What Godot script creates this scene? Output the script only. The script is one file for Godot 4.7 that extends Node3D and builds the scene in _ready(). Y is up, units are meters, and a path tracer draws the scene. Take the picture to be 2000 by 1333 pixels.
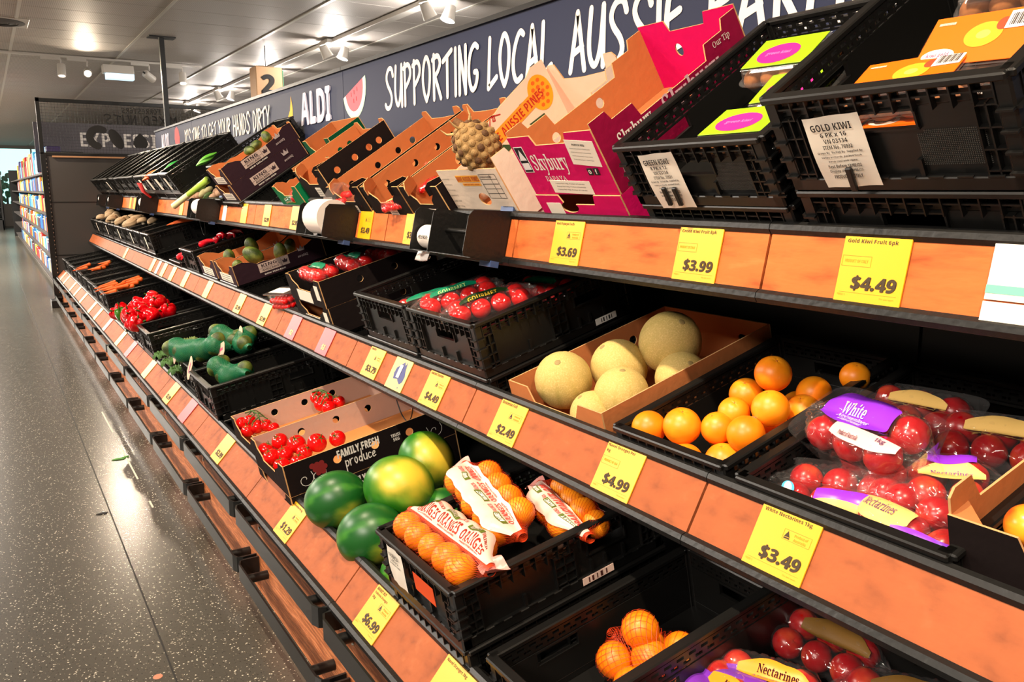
extends Node3D
# A supermarket produce aisle. x points into the shelving, y up, -z along the aisle away from the camera.

const CAM_Y := 1.635
const BAYS := 14                       # one-metre bays; the first starts at z = 0.8
const BAY_Z := 0.8
# each row of shelving: where its sloping deck meets the front board, its slope, the top and bottom edge of its front board, its depth
const ROWS := {
	"T": {"o": Vector2(1.42, 1.41), "a": 33.7, "top": Vector2(1.4235, 1.545), "bot": Vector2(1.397, 1.42), "len": 0.66, "word": "top"},
	"M": {"o": Vector2(1.225, 0.90), "a": 16.0, "top": Vector2(1.266, 1.013), "bot": Vector2(1.207, 0.905), "len": 0.78, "word": "middle"},
	"B": {"o": Vector2(0.79, 0.40), "a": 11.0, "top": Vector2(0.855, 0.515), "bot": Vector2(0.768, 0.418), "len": 1.18, "word": "bottom"},
}
const NTH := ["first", "second", "third", "fourth", "fifth", "sixth", "seventh", "eighth", "ninth", "tenth", "eleventh", "twelfth", "thirteenth", "fourteenth", "fifteenth", "sixteenth", "seventeenth", "eighteenth", "nineteenth", "twentieth"]

var M := {}
var taken := {}
var rng := RandomNumberGenerator.new()
var fonts := {}

# ------------------------------------------------------------------ mesh builder
class MB:
	var v := PackedVector3Array()
	var n := PackedVector3Array()
	var c := PackedColorArray()
	var uv := PackedVector2Array()
	var ix := PackedInt32Array()
	var t := Transform3D()
	var col := Color.WHITE

	func paint(k: Color) -> MB:
		col = k.srgb_to_linear()
		return self

	func at(tf: Transform3D) -> MB:
		t = tf
		return self

	func vert(p: Vector3, nn: Vector3, u := Vector2.ZERO) -> int:
		v.append(t * p)
		n.append((t.basis * nn).normalized())
		c.append(col)
		uv.append(u)
		return v.size() - 1

	func tri(a: int, b: int, d: int) -> void:   # counter-clockwise from outside in; stored clockwise as Godot wants
		ix.append_array(PackedInt32Array([a, d, b]))

	func quad(a: Vector3, b: Vector3, d: Vector3, e: Vector3) -> void:
		var nn := (b - a).cross(d - a)
		if nn.length_squared() < 1e-18:
			nn = (d - a).cross(e - a)
		var i := vert(a, nn, Vector2(0, 1))
		vert(b, nn, Vector2(1, 1))
		vert(d, nn, Vector2(1, 0))
		vert(e, nn, Vector2(0, 0))
		tri(i, i + 1, i + 2)
		tri(i, i + 2, i + 3)

	func face(a: Vector3, b: Vector3, d: Vector3) -> void:
		var nn := (b - a).cross(d - a)
		var i := vert(a, nn)
		vert(b, nn)
		vert(d, nn)
		tri(i, i + 1, i + 2)

	func box(m: Vector3, s: Vector3) -> MB:
		var h := s * 0.5
		var p := []
		for k in 8:
			p.append(m + Vector3(h.x if k & 1 else -h.x, h.y if k & 2 else -h.y, h.z if k & 4 else -h.z))
		quad(p[4], p[5], p[7], p[6])
		quad(p[1], p[0], p[2], p[3])
		quad(p[5], p[1], p[3], p[7])
		quad(p[0], p[4], p[6], p[2])
		quad(p[6], p[7], p[3], p[2])
		quad(p[0], p[1], p[5], p[4])
		return self

	func rbox(m: Vector3, s: Vector3, b: float) -> MB:   # box with chamfered edges
		var h := s * 0.5
		var i := h - Vector3(b, b, b)
		for ax in 3:
			for sg in [-1.0, 1.0]:
				var q := []
				for k in [[-1, -1], [1, -1], [1, 1], [-1, 1]]:
					var p := Vector3.ZERO
					p[ax] = h[ax] * sg
					p[(ax + 1) % 3] = i[(ax + 1) % 3] * k[0]
					p[(ax + 2) % 3] = i[(ax + 2) % 3] * k[1]
					q.append(m + p)
				if sg > 0:
					quad(q[0], q[1], q[2], q[3])
				else:
					quad(q[3], q[2], q[1], q[0])
				for sh in [-1.0, 1.0]:   # the edge between +-ax and +-(ax+1)
					var bx := (ax + 1) % 3
					var cx := (ax + 2) % 3
					var e := []
					for k in [[0, -1], [0, 1], [1, 1], [1, -1]]:
						var p := Vector3.ZERO
						p[ax] = (h[ax] if k[0] == 0 else i[ax]) * sg
						p[bx] = (i[bx] if k[0] == 0 else h[bx]) * sh
						p[cx] = i[cx] * k[1]
						e.append(m + p)
					if sg * sh > 0:
						quad(e[3], e[2], e[1], e[0])
					else:
						quad(e[0], e[1], e[2], e[3])
		for k in 8:
			var g := Vector3(1 if k & 1 else -1, 1 if k & 2 else -1, 1 if k & 4 else -1)
			var a := m + Vector3(h.x * g.x, i.y * g.y, i.z * g.z)
			var d := m + Vector3(i.x * g.x, h.y * g.y, i.z * g.z)
			var e := m + Vector3(i.x * g.x, i.y * g.y, h.z * g.z)
			if g.x * g.y * g.z > 0:
				face(a, d, e)
			else:
				face(a, e, d)
		return self

	# polygon in the local xy plane, front face at z = z1, back at z = z0; three colours
	func prism(poly: PackedVector2Array, z0: float, z1: float, cf := Color(-1, 0, 0), cb := Color(-1, 0, 0), ce := Color(-1, 0, 0)) -> MB:
		var keep := col
		if Geometry2D.is_polygon_clockwise(poly):
			poly.reverse()
		var tr := Geometry2D.triangulate_polygon(poly)
		if cf.r >= 0:
			paint(cf)
		for k in range(0, tr.size(), 3):
			var a := poly[tr[k]]
			var b := poly[tr[k + 1]]
			var d := poly[tr[k + 2]]
			if (b - a).cross(d - a) < 0:
				var e := b
				b = d
				d = e
			face(Vector3(a.x, a.y, z1), Vector3(b.x, b.y, z1), Vector3(d.x, d.y, z1))
		if z1 - z0 > 1e-6:
			if cb.r >= 0:
				paint(cb)
			for k in range(0, tr.size(), 3):
				var a := poly[tr[k]]
				var b := poly[tr[k + 1]]
				var d := poly[tr[k + 2]]
				if (b - a).cross(d - a) > 0:
					var e := b
					b = d
					d = e
				face(Vector3(a.x, a.y, z0), Vector3(b.x, b.y, z0), Vector3(d.x, d.y, z0))
			if ce.r >= 0:
				paint(ce)
			for k in poly.size():
				var a := poly[k]
				var b := poly[(k + 1) % poly.size()]
				quad(Vector3(a.x, a.y, z0), Vector3(b.x, b.y, z0), Vector3(b.x, b.y, z1), Vector3(a.x, a.y, z1))
		col = keep
		return self

	# sheet of board with round or oval holes, outer face at z = 0, thickness th behind it
	func card(poly: PackedVector2Array, holes: Array, th: float, co: Color, ci: Color, ce: Color) -> MB:
		var xs := []
		for h in holes:
			if not xs.has(h[0].x):
				xs.append(h[0].x)
		xs.sort()
		var pieces := [poly]
		if xs.size():
			pieces = []
			var edges := [-99.0] + xs + [99.0]
			for k in edges.size() - 1:
				var strip := PackedVector2Array([Vector2(edges[k], -99), Vector2(edges[k + 1], -99), Vector2(edges[k + 1], 99), Vector2(edges[k], 99)])
				var got: Array = Geometry2D.intersect_polygons(poly, strip)
				for h in holes:
					var ring := PackedVector2Array()
					for q in 20:
						ring.append(h[0] + Vector2(cos(TAU * q / 20) * h[1], sin(TAU * q / 20) * (h[2] if h.size() > 2 else h[1])))
					var next := []
					for p in got:
						next.append_array(Geometry2D.clip_polygons(p, ring))
					got = next
				pieces.append_array(got)
		for p in pieces:
			if p.size() > 2:
				prism(p, -th, 0, co, ci, ce)
		return self

	# surface through fn(u, v), u and v from 0 to 1, with smooth normals
	func surf(nu: int, nv: int, fn: Callable, wrap_u := false, tint = null) -> MB:
		var base := v.size()
		var w := nu + 1
		for j in nv + 1:
			for i in w:
				var u := float(i) / nu
				var q := float(j) / nv
				if tint != null:
					paint(tint.call(u, q))
				vert(fn.call(u, q), Vector3.UP, Vector2(u, q))
		var acc := PackedVector3Array()
		acc.resize(w * (nv + 1))
		for j in nv:
			for i in nu:
				var a := j * w + i
				var pa := v[base + a]
				var pb := v[base + a + 1]
				var pc := v[base + a + w + 1]
				var pd := v[base + a + w]
				var nn := (pc - pa).cross(pd - pb)
				tri(base + a, base + a + 1, base + a + w + 1)
				tri(base + a, base + a + w + 1, base + a + w)
				for k in [a, a + 1, a + w, a + w + 1]:
					acc[k] += nn
		if wrap_u:
			for j in nv + 1:
				var s := acc[j * w] + acc[j * w + nu]
				acc[j * w] = s
				acc[j * w + nu] = s
		for k in acc.size():
			if acc[k].length_squared() > 1e-20:
				n[base + k] = acc[k].normalized()
		# the poles of closed shapes
		for j in [0, nv]:
			if v[base + j * w].distance_squared_to(v[base + j * w + nu / 2]) < 1e-12:
				var s := Vector3.ZERO
				for i in w:
					s += acc[(1 if j == 0 else nv - 1) * w + i].normalized()
				for i in w:
					n[base + j * w + i] = s.normalized()
		return self

	# ellipsoid about m with semi-axes r; bump(dir) scales the radius, tint(dir) colours it
	func ball(m: Vector3, r: Vector3, nu := 20, nv := 12, bump = null, tint = null) -> MB:
		var fn := func(u: float, q: float) -> Vector3:
			var th := PI * q
			var d := Vector3(sin(th) * cos(TAU * u), -cos(th), -sin(th) * sin(TAU * u))
			return m + d * r * (float(bump.call(d)) if bump != null else 1.0)
		var tf = null
		if tint != null:
			tf = func(u: float, q: float) -> Color:
				return tint.call(Vector3(sin(PI * q) * cos(TAU * u), -cos(PI * q), -sin(PI * q) * sin(TAU * u)))
		return surf(nu, nv, fn, true, tf)

	# profile of (radius, height) turned about y
	func lathe(pr: PackedVector2Array, seg := 20, flat := false) -> MB:
		for k in pr.size() - 1:
			var a := pr[k]
			var b := pr[k + 1]
			var nn := Vector2(b.y - a.y, a.x - b.x).normalized()
			for i in seg:
				var q0 := TAU * i / seg
				var q1 := TAU * (i + 1) / seg
				var d0 := Vector3(cos(q0), 0, -sin(q0))
				var d1 := Vector3(cos(q1), 0, -sin(q1))
				var up := Vector3.UP
				var e := vert(d0 * a.x + up * a.y, d0 * nn.x + up * nn.y)
				vert(d1 * a.x + up * a.y, d1 * nn.x + up * nn.y)
				vert(d1 * b.x + up * b.y, d1 * nn.x + up * nn.y)
				vert(d0 * b.x + up * b.y, d0 * nn.x + up * nn.y)
				tri(e, e + 1, e + 2)
				tri(e, e + 2, e + 3)
		return self

	func lathe_flat(rx: float, ry: float, seg := 28) -> MB:   # flat ellipse facing +z
		for i in seg:
			var a := TAU * i / seg
			var b := TAU * (i + 1) / seg
			face(Vector3.ZERO, Vector3(cos(a) * rx, sin(a) * ry, 0), Vector3(cos(b) * rx, sin(b) * ry, 0))
		return self

	func tube(pts: PackedVector3Array, r: float, seg := 6, r1 := -1.0) -> MB:
		if r1 < 0:
			r1 = r
		var rings := []
		var side := Vector3.UP
		for k in pts.size():
			var d := (pts[mini(k + 1, pts.size() - 1)] - pts[maxi(k - 1, 0)]).normalized()
			if k == 0:
				side = Vector3.UP if absf(d.y) < 0.9 else Vector3.RIGHT
			var a := (side - d * side.dot(d)).normalized()
			side = a
			var b := d.cross(a)
			var rr := lerpf(r, r1, float(k) / maxi(1, pts.size() - 1))
			var ring := []
			for i in seg:
				var o := a * cos(TAU * i / seg) + b * sin(TAU * i / seg)
				ring.append(vert(pts[k] + o * rr, o))
			rings.append(ring)
		for k in rings.size() - 1:
			for i in seg:
				var j := (i + 1) % seg
				tri(rings[k][i], rings[k][j], rings[k + 1][j])
				tri(rings[k][i], rings[k + 1][j], rings[k + 1][i])
		for e in [0, rings.size() - 1]:
			for i in range(1, seg - 1):
				if e == 0:
					tri(rings[e][0], rings[e][i + 1], rings[e][i])
				else:
					tri(rings[e][0], rings[e][i], rings[e][i + 1])
		return self

	# flat brush strokes in the local xy plane, facing +z
	func strokes(lines: Array, w: float) -> MB:
		var zz := 0.0
		for ln in lines:
			var p: PackedVector2Array = ln
			zz += 0.0002
			for k in p.size() - 1:
				var d := (p[k + 1] - p[k]).normalized() * w * 0.5
				var o := Vector2(-d.y, d.x)
				var a := p[k] - o
				var b := p[k + 1] - o
				var e := p[k + 1] + o
				var f := p[k] + o
				quad(Vector3(a.x, a.y, zz), Vector3(b.x, b.y, zz), Vector3(e.x, e.y, zz), Vector3(f.x, f.y, zz))
			for k in p.size():
				for i in 8:
					var q0 := TAU * i / 8
					var q1 := TAU * (i + 1) / 8
					face(Vector3(p[k].x, p[k].y, zz + 0.0001 + 1e-5 * k), Vector3(p[k].x + cos(q0) * w / 2, p[k].y + sin(q0) * w / 2, zz + 0.0001 + 1e-5 * k), Vector3(p[k].x + cos(q1) * w / 2, p[k].y + sin(q1) * w / 2, zz + 0.0001 + 1e-5 * k))
		return self

	func mesh() -> ArrayMesh:
		var a := []
		a.resize(Mesh.ARRAY_MAX)
		a[Mesh.ARRAY_VERTEX] = v
		a[Mesh.ARRAY_NORMAL] = n
		a[Mesh.ARRAY_COLOR] = c
		a[Mesh.ARRAY_TEX_UV] = uv
		a[Mesh.ARRAY_INDEX] = ix
		var m := ArrayMesh.new()
		m.add_surface_from_arrays(Mesh.PRIMITIVE_TRIANGLES, a)
		return m

# ------------------------------------------------------------------ nodes
func numbered(called: String) -> String:
	var k: int = taken.get(called, 0)
	taken[called] = k + 1
	return called if k == 0 else "%s_%03d" % [called, k]

func tag(o: Node3D, label: String, category: String, group := "") -> void:
	o.set_meta("label", label)
	o.set_meta("category", category)
	if group:
		o.set_meta("group", group)

func thing(called: String, label: String, category: String, tf := Transform3D(), group := "") -> Node3D:
	var o := Node3D.new()
	o.name = numbered(called)
	add_child(o, true)
	o.transform = tf
	tag(o, label, category, group)
	return o

func part(called: String, mesh: Mesh, m: Material, parent: Node3D, tf := Transform3D(), label := "") -> MeshInstance3D:
	var o := MeshInstance3D.new()
	o.name = called
	o.mesh = mesh
	o.material_override = m
	parent.add_child(o, true)
	o.transform = tf
	if label:
		o.set_meta("label", label)
	return o

func solo(called: String, mesh: Mesh, m: Material, label: String, category: String, tf := Transform3D(), group := "") -> MeshInstance3D:
	var o := part(numbered(called), mesh, m, self, tf)
	tag(o, label, category, group)
	return o

func struct(called: String, mesh: Mesh, m: Material, tf := Transform3D(), label := "") -> MeshInstance3D:
	var o := part(called, mesh, m, self, tf)
	o.set_meta("kind", "structure")
	if label:
		o.set_meta("label", label)
	return o

func copy(src: Node3D, called: String, label: String, tf: Transform3D) -> Node3D:
	var o: Node3D = src.duplicate()
	o.name = numbered(called)
	add_child(o, true)
	o.transform = tf
	o.set_meta("label", label)
	return o

# place on a sloping row: s up the slope, n above it, z along the aisle; local x = along +z, y = off the shelf, z = towards the shopper
func on(r: String, s: float, n: float, z: float, turn := 0.0) -> Transform3D:
	var a := deg_to_rad(ROWS[r].a)
	var u := Vector3(cos(a), sin(a), 0)
	var nn := Vector3(-sin(a), cos(a), 0)
	var o: Vector2 = ROWS[r].o
	var tf := Transform3D(Basis(Vector3(0, 0, 1), nn, -u), Vector3(o.x, o.y, z) + u * s + nn * n)
	return tf.rotated_local(Vector3.UP, turn) if turn else tf

func pos(x: float, y: float, z: float) -> Transform3D:
	return Transform3D(Basis(), Vector3(x, y, z))

func rot(ax: Vector3, deg: float, p := Vector3.ZERO) -> Transform3D:
	return Transform3D(Basis(ax.normalized(), deg_to_rad(deg)), p)

func V(a: Array) -> PackedVector2Array:
	var o := PackedVector2Array()
	for k in range(0, a.size(), 2):
		o.append(Vector2(a[k], a[k + 1]))
	return o

# ------------------------------------------------------------------ lettering
func font(kind: String) -> Font:
	if not fonts.has(kind):
		var f := SystemFont.new()
		f.font_names = PackedStringArray(["Droid Serif" if kind.begins_with("serif") else "Droid Sans"])
		f.font_weight = 700 if kind.ends_with("bold") or kind == "heavy" else 400
		fonts[kind] = f
	return fonts[kind]

func text_mesh(words: String, kind := "bold", depth := 0.0) -> TextMesh:
	var t := TextMesh.new()
	t.text = words
	t.font = font(kind)
	t.font_size = 32
	t.pixel_size = 0.01
	t.depth = depth
	t.curve_step = 3.0
	return t

# lettering that fills a box w wide and h high about the local origin, facing +z
func letters(called: String, words: String, kind: String, w: float, h: float, m: Material, parent: Node3D, tf := Transform3D(), slant := 0.0) -> MeshInstance3D:
	var t := text_mesh(words, kind)
	var bb := t.get_aabb()
	var sx := w / maxf(bb.size.x, 1e-4)
	var sy := h / maxf(bb.size.y, 1e-4)
	var c := bb.get_center()
	var b := Basis(Vector3(sx, 0, 0), Vector3(slant * sy, sy, 0), Vector3(0, 0, minf(sx, sy)))
	return part(called, thick(t) if kind == "heavy" else t, m, parent, tf * Transform3D(b, -(b * Vector3(c.x, c.y, 0))))

# heavier strokes: the outline laid down again a little to each side
func thick(t: TextMesh) -> ArrayMesh:
	var a := t.get_mesh_arrays()
	var src: PackedVector3Array = a[Mesh.ARRAY_VERTEX]
	var idx: PackedInt32Array = a[Mesh.ARRAY_INDEX]
	var v := PackedVector3Array()
	var n := PackedVector3Array()
	var ix := PackedInt32Array()
	var k := 0
	for o in [Vector3.ZERO, Vector3(0.009, 0, 0.002), Vector3(-0.009, 0, 0.004), Vector3(0, 0.007, 0.006), Vector3(0, -0.007, 0.008)]:
		for p in src:
			v.append(p + o)
			n.append(Vector3.BACK)
		for i in idx:
			ix.append(i + k)
		k += src.size()
	var arr := []
	arr.resize(Mesh.ARRAY_MAX)
	arr[Mesh.ARRAY_VERTEX] = v
	arr[Mesh.ARRAY_NORMAL] = n
	arr[Mesh.ARRAY_INDEX] = ix
	var m := ArrayMesh.new()
	m.add_surface_from_arrays(Mesh.PRIMITIVE_TRIANGLES, arr)
	return m

const GLYPH := {
	"S": "7,8 6,10 3,10 1,8 2,6 5,4 6,2 4,0 1,0 0,1", "U": "1,10 0,4 1,1 3,0 5,3 6,10|6,10 6,0", "P": "1,0 1,10|0,9 4,10 6,8 5,6 1,4", "O": "3,0 1,2 0,6 2,10 4,10 6,7 5,2 3,0",
	"R": "1,0 1,10|0,9 4,10 6,8 4,6 1,5|2,5 6,0", "T": "0,8 6,10|3,9 3,0", "I": "1,10 1,0", "N": "1,0 1,10|1,10 5,0|5,0 5,10", "G": "6,9 4,10 1,8 0,4 2,0 5,1 6,4 4,4",
	"L": "1,10 0,0 5,2", "C": "6,9 4,10 1,7 0,3 2,0 5,1", "A": "0,0 3,10 6,0|1,3 5,4", "E": "5,10 1,9 1,0 6,1|1,5 5,6", "F": "1,0 1,10|0,9 6,10|1,5 5,6", "M": "0,0 1,10|1,10 3,4|3,4 6,10|6,10 6,0",
	"H": "1,0 1,10|6,0 6,10|1,5 6,5", "D": "1,0 1,10 4,9 6,6 5,2 1,0", "Y": "0,10 3,5|6,10 3,5 2,0", "X": "0,0 6,10|0,10 6,0", "K": "1,0 1,10|6,10 1,5 6,0", "'": "1,10 0,7", "W": "0,10 2,0|2,0 3,8|3,8 5,0|5,0 6,10",
	"a": "4,4 2,5 0,2 1,0 3,1 4,4 4,1 5,0", "b": "1,10 0,1 3,0 4,3 1,5", "c": "4,4 2,5 0,3 1,0 4,1", "d": "4,3 2,5 0,2 2,0 4,2|5,10 4,0", "e": "0,2 4,3 3,5 1,4 0,2 1,0 4,1", "h": "1,10 0,0|0,3 2,5 4,4 4,0",
	"i": "1,5 1,0|1,7 1,8", "l": "1,10 1,0 2,0", "m": "0,5 0,0|0,4 2,5 3,0|3,4 5,5 6,0", "n": "0,5 0,0|0,3 2,5 4,4 4,0", "o": "2,0 0,2 1,5 3,5 4,2 2,0", "p": "0,5 0,-4|0,4 3,5 4,2 2,0 0,1", "r": "0,5 0,0|0,3 2,5 4,5",
	"s": "4,5 1,4 3,2 2,0 0,0", "t": "2,9 1,1 3,0|0,6 4,6", "u": "0,5 0,1 2,0 4,2|4,5 4,0", "f": "4,9 2,10 1,0|0,5 3,5", "k": "1,10 0,0|4,5 0,2 4,0", "g": "4,4 1,5 0,2 3,1 4,4 4,-3 1,-4", "1": "0,8 2,10 2,0", "2": "0,8 2,10 5,9 4,6 0,0 6,0",
}

# hand-lettered line: strokes from (0,0), cap height h, total width w
func hand(words: String, w: float, h: float) -> Array:
	var x := 0.0
	var out := []
	for ch in words:
		if ch == " ":
			x += 4.5
			continue
		var wide := 0.0
		for ln in GLYPH[ch].split("|"):
			var p := PackedVector2Array()
			for q in ln.split(" "):
				var xy: PackedStringArray = q.split(",")
				p.append(Vector2(x + float(xy[0]), float(xy[1])))
				wide = maxf(wide, float(xy[0]))
			if p.size() > 3:
				for it in 2:
					var s := PackedVector2Array([p[0]])
					for k in p.size() - 1:
						s.append(p[k].lerp(p[k + 1], 0.25))
						s.append(p[k].lerp(p[k + 1], 0.75))
					s.append(p[p.size() - 1])
					p = s
			out.append(p)
		x += wide + 1.7
	for k in out.size():
		var p: PackedVector2Array = out[k]
		for i in p.size():
			p[i] = Vector2(p[i].x * w / (x - 1.7), p[i].y * h / 10.0)
		out[k] = p
	return out

func hand_mesh(words: String, w: float, h: float, thick: float) -> ArrayMesh:
	return MB.new().strokes(hand(words, w, h), thick).mesh()

# ------------------------------------------------------------------ materials
func mat(col: Color, rough := 0.6, metal := 0.0, spec := 0.5) -> StandardMaterial3D:
	var m := StandardMaterial3D.new()
	m.albedo_color = col
	m.roughness = rough
	m.metallic = metal
	m.metallic_specular = spec
	return m

func vmat(rough := 0.6, spec := 0.5) -> StandardMaterial3D:
	var m := mat(Color.WHITE, rough, 0.0, spec)
	m.vertex_color_use_as_albedo = true
	return m

func noise(kind: int, freq: float, sz := 256, sd := 1) -> NoiseTexture2D:
	var f := FastNoiseLite.new()
	f.noise_type = kind
	f.frequency = freq
	f.seed = sd
	var t := NoiseTexture2D.new()
	t.noise = f
	t.width = sz
	t.height = sz
	t.seamless = true
	return t

func ramp(t: NoiseTexture2D, stops: Array) -> NoiseTexture2D:
	var g := Gradient.new()
	var offs := PackedFloat32Array()
	var cols := PackedColorArray()
	for s in stops:
		offs.append(s[0])
		cols.append(s[1])
	g.offsets = offs
	g.colors = cols
	t.color_ramp = g
	return t

func triplanar(m: StandardMaterial3D, sc: Vector3, world := false) -> StandardMaterial3D:
	m.uv1_triplanar = true
	m.uv1_world_triplanar = world
	m.uv1_scale = sc
	return m

func bumpy(m: StandardMaterial3D, t: NoiseTexture2D, strength: float, sc: float) -> StandardMaterial3D:
	t.as_normal_map = true
	t.bump_strength = 6.0
	m.normal_enabled = true
	m.normal_texture = t
	m.normal_scale = strength
	return triplanar(m, Vector3(sc, sc, sc))

func clear(alpha: float, rough := 0.08, col := Color.WHITE) -> StandardMaterial3D:
	var m := mat(Color(col.r, col.g, col.b, alpha), rough)
	m.transparency = BaseMaterial3D.TRANSPARENCY_ALPHA
	m.cull_mode = BaseMaterial3D.CULL_DISABLED
	return m

func glow(col: Color, e: float) -> StandardMaterial3D:
	var m := mat(col, 0.6)
	m.emission_enabled = true
	m.emission = col
	m.emission_energy_multiplier = e
	return m

func terrazzo() -> ImageTexture:
	var r := RandomNumberGenerator.new()
	r.seed = 5
	var im := Image.create(1024, 1024, false, Image.FORMAT_RGB8)
	for y in 1024:
		for x in 1024:
			var k := r.randf_range(-0.016, 0.016)
			im.set_pixel(x, y, Color(0.295 + k, 0.280 + k, 0.25 + k))
	for f in 9000:
		var x := r.randi_range(0, 1023)
		var y := r.randi_range(0, 1023)
		var t := r.randf()
		var col := Color(0.86, 0.83, 0.75) if t < 0.34 else (Color(0.16, 0.145, 0.12) if t < 0.85 else Color(0.52, 0.48, 0.41))
		var w := r.randf_range(1.2, 3.6) if t < 0.34 else r.randf_range(0.8, 2.6)
		var h := w * r.randf_range(0.4, 1.0)
		var a := r.randf() * PI
		for dy in range(-4, 5):
			for dx in range(-4, 5):
				var q := Vector2(dx, dy).rotated(a)
				if absf(q.x) / w + absf(q.y) / h < 1.05:
					im.set_pixel((x + dx) & 1023, (y + dy) & 1023, col)
	return ImageTexture.create_from_image(im)

func dots(sz: int, bg: Color, fg: Color, r: float) -> ImageTexture:
	var im := Image.create(sz, sz, false, Image.FORMAT_RGB8)
	for y in sz:
		for x in sz:
			im.set_pixel(x, y, fg if Vector2(x - sz / 2.0 + 0.5, y - sz / 2.0 + 0.5).length() < r else bg)
	return ImageTexture.create_from_image(im)

func make_materials() -> void:
	var S := FastNoiseLite.TYPE_SIMPLEX_SMOOTH
	var C := FastNoiseLite.TYPE_CELLULAR
	M.black = mat(Color(0.075, 0.073, 0.07), 0.36)
	M.steel_black = bumpy(mat(Color(0.085, 0.083, 0.08), 0.42), noise(S, 0.05, 128, 3), 0.12, 6.0)
	M.deck = mat(Color(0.07, 0.068, 0.066), 0.55)
	M.dark_panel = mat(Color(0.235, 0.215, 0.205), 0.6)
	M.bright_metal = mat(Color(0.75, 0.74, 0.72), 0.25, 1.0)
	M.blue_tab = mat(Color(0.25, 0.33, 0.50), 0.4)
	M.navy = mat(Color(0.145, 0.17, 0.275), 0.5, 0.0, 0.35)
	M.white_print = mat(Color(0.93, 0.90, 0.87), 0.6)
	M.paper = mat(Color(0.93, 0.89, 0.83), 0.75)
	M.heavy_ink = mat(Color(0.06, 0.05, 0.05), 0.6)
	M.ink = mat(Color(0.09, 0.08, 0.08), 0.7)
	M.faint = mat(Color(0.72, 0.55, 0.10), 0.7)
	M.yellow = mat(Color(0.92, 0.67, 0.06), 0.4)
	M.yellow_pale = mat(Color(0.93, 0.80, 0.42), 0.4)
	M.price = mat(Color(0.23, 0.16, 0.03), 0.6)
	M.red_tag = mat(Color(0.80, 0.22, 0.26), 0.4)
	M.v = vmat(0.7)
	M.v_gloss = vmat(0.3)
	M.card = bumpy(vmat(0.8, 0.3), noise(S, 0.03, 128, 8), 0.08, 5.0)
	var w := mat(Color.WHITE, 0.6, 0.0, 0.3)
	var wt := noise(S, 0.009, 512, 11)
	wt.noise.fractal_octaves = 5
	w.albedo_texture = ramp(wt, [[0.0, Color(0.52, 0.25, 0.12)], [0.22, Color(0.71, 0.36, 0.18)], [0.45, Color(0.79, 0.41, 0.205)], [0.75, Color(0.81, 0.425, 0.215)], [1.0, Color(0.87, 0.49, 0.27)]])
	w.normal_enabled = true
	var wn := noise(S, 0.09, 256, 12)
	wn.as_normal_map = true
	wn.bump_strength = 3.0
	w.normal_texture = wn
	w.normal_scale = 0.15
	M.wood = triplanar(w, Vector3(2.2, 3.4, 0.9), true)
	# the middle and bottom rows carry darker, browner boards with scuffs
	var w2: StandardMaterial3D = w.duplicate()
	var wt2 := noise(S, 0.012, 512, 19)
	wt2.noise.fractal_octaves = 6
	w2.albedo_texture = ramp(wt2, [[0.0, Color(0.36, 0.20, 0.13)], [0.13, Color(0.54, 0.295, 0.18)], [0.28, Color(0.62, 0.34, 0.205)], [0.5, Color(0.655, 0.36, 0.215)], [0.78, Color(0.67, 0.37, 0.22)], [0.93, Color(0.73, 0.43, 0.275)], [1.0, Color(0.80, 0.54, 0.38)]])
	M.wood_brown = triplanar(w2, Vector3(2.0, 2.6, 1.3), true)
	var o := mat(Color.WHITE, 0.55)
	o.albedo_texture = ramp(noise(S, 0.025, 512, 14), [[0.0, Color(0.50, 0.27, 0.15)], [0.40, Color(0.78, 0.45, 0.26)], [0.45, Color(0.60, 0.33, 0.18)], [0.50, Color(0.84, 0.52, 0.32)], [0.57, Color(0.68, 0.38, 0.22)], [0.62, Color(0.87, 0.54, 0.34)], [1.0, Color(0.87, 0.55, 0.35)]])
	M.oak = triplanar(o, Vector3(5.0, 7.0, 0.5), true)
	var fl := mat(Color.WHITE, 0.24, 0.0, 0.6)
	fl.albedo_texture = terrazzo()
	M.floor = triplanar(fl, Vector3(1.0, 1.0, 1.0) / 1.15, true)
	var ce := mat(Color.WHITE, 0.55, 0.0, 0.2)
	ce.albedo_texture = dots(16, Color(0.80, 0.775, 0.75), Color(0.50, 0.48, 0.46), 3.4)
	M.ceiling = triplanar(ce, Vector3(55, 55, 55), true)
	M.bar = mat(Color(0.86, 0.84, 0.80), 0.4)
	M.wall = mat(Color(0.80, 0.78, 0.76), 0.8)
	M.film = clear(0.015, 0.05)
	M.film_red = clear(0.22, 0.12, Color(0.9, 0.25, 0.25))
	M.tray = clear(0.03, 0.08)
	M.net_orange = mat(Color(0.85, 0.25, 0.08), 0.5)
	M.net_green = mat(Color(0.05, 0.42, 0.27), 0.45)
	M.orange = bumpy(vmat(0.38), noise(C, 0.09, 256, 21), 0.16, 2.5)
	M.nectarine = vmat(0.28)
	M.tomato = vmat(0.16)
	M.pepper = vmat(0.12)
	M.green = mat(Color(0.20, 0.34, 0.10), 0.6)
	M.melon_skin = vmat(0.36)
	var rk := vmat(0.75)
	rk.albedo_texture = ramp(noise(C, 0.05, 512, 31), [[0.0, Color(0.80, 0.74, 0.52)], [0.5, Color(0.86, 0.79, 0.58)], [0.8, Color(0.97, 0.92, 0.76)], [1.0, Color(1, 0.97, 0.84)]])
	rk.albedo_texture.noise.cellular_return_type = FastNoiseLite.RETURN_DISTANCE
	var rn := noise(C, 0.05, 512, 31)
	rn.noise.cellular_return_type = FastNoiseLite.RETURN_DISTANCE
	M.rockmelon = bumpy(rk, rn, 0.5, 0.8)
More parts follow.
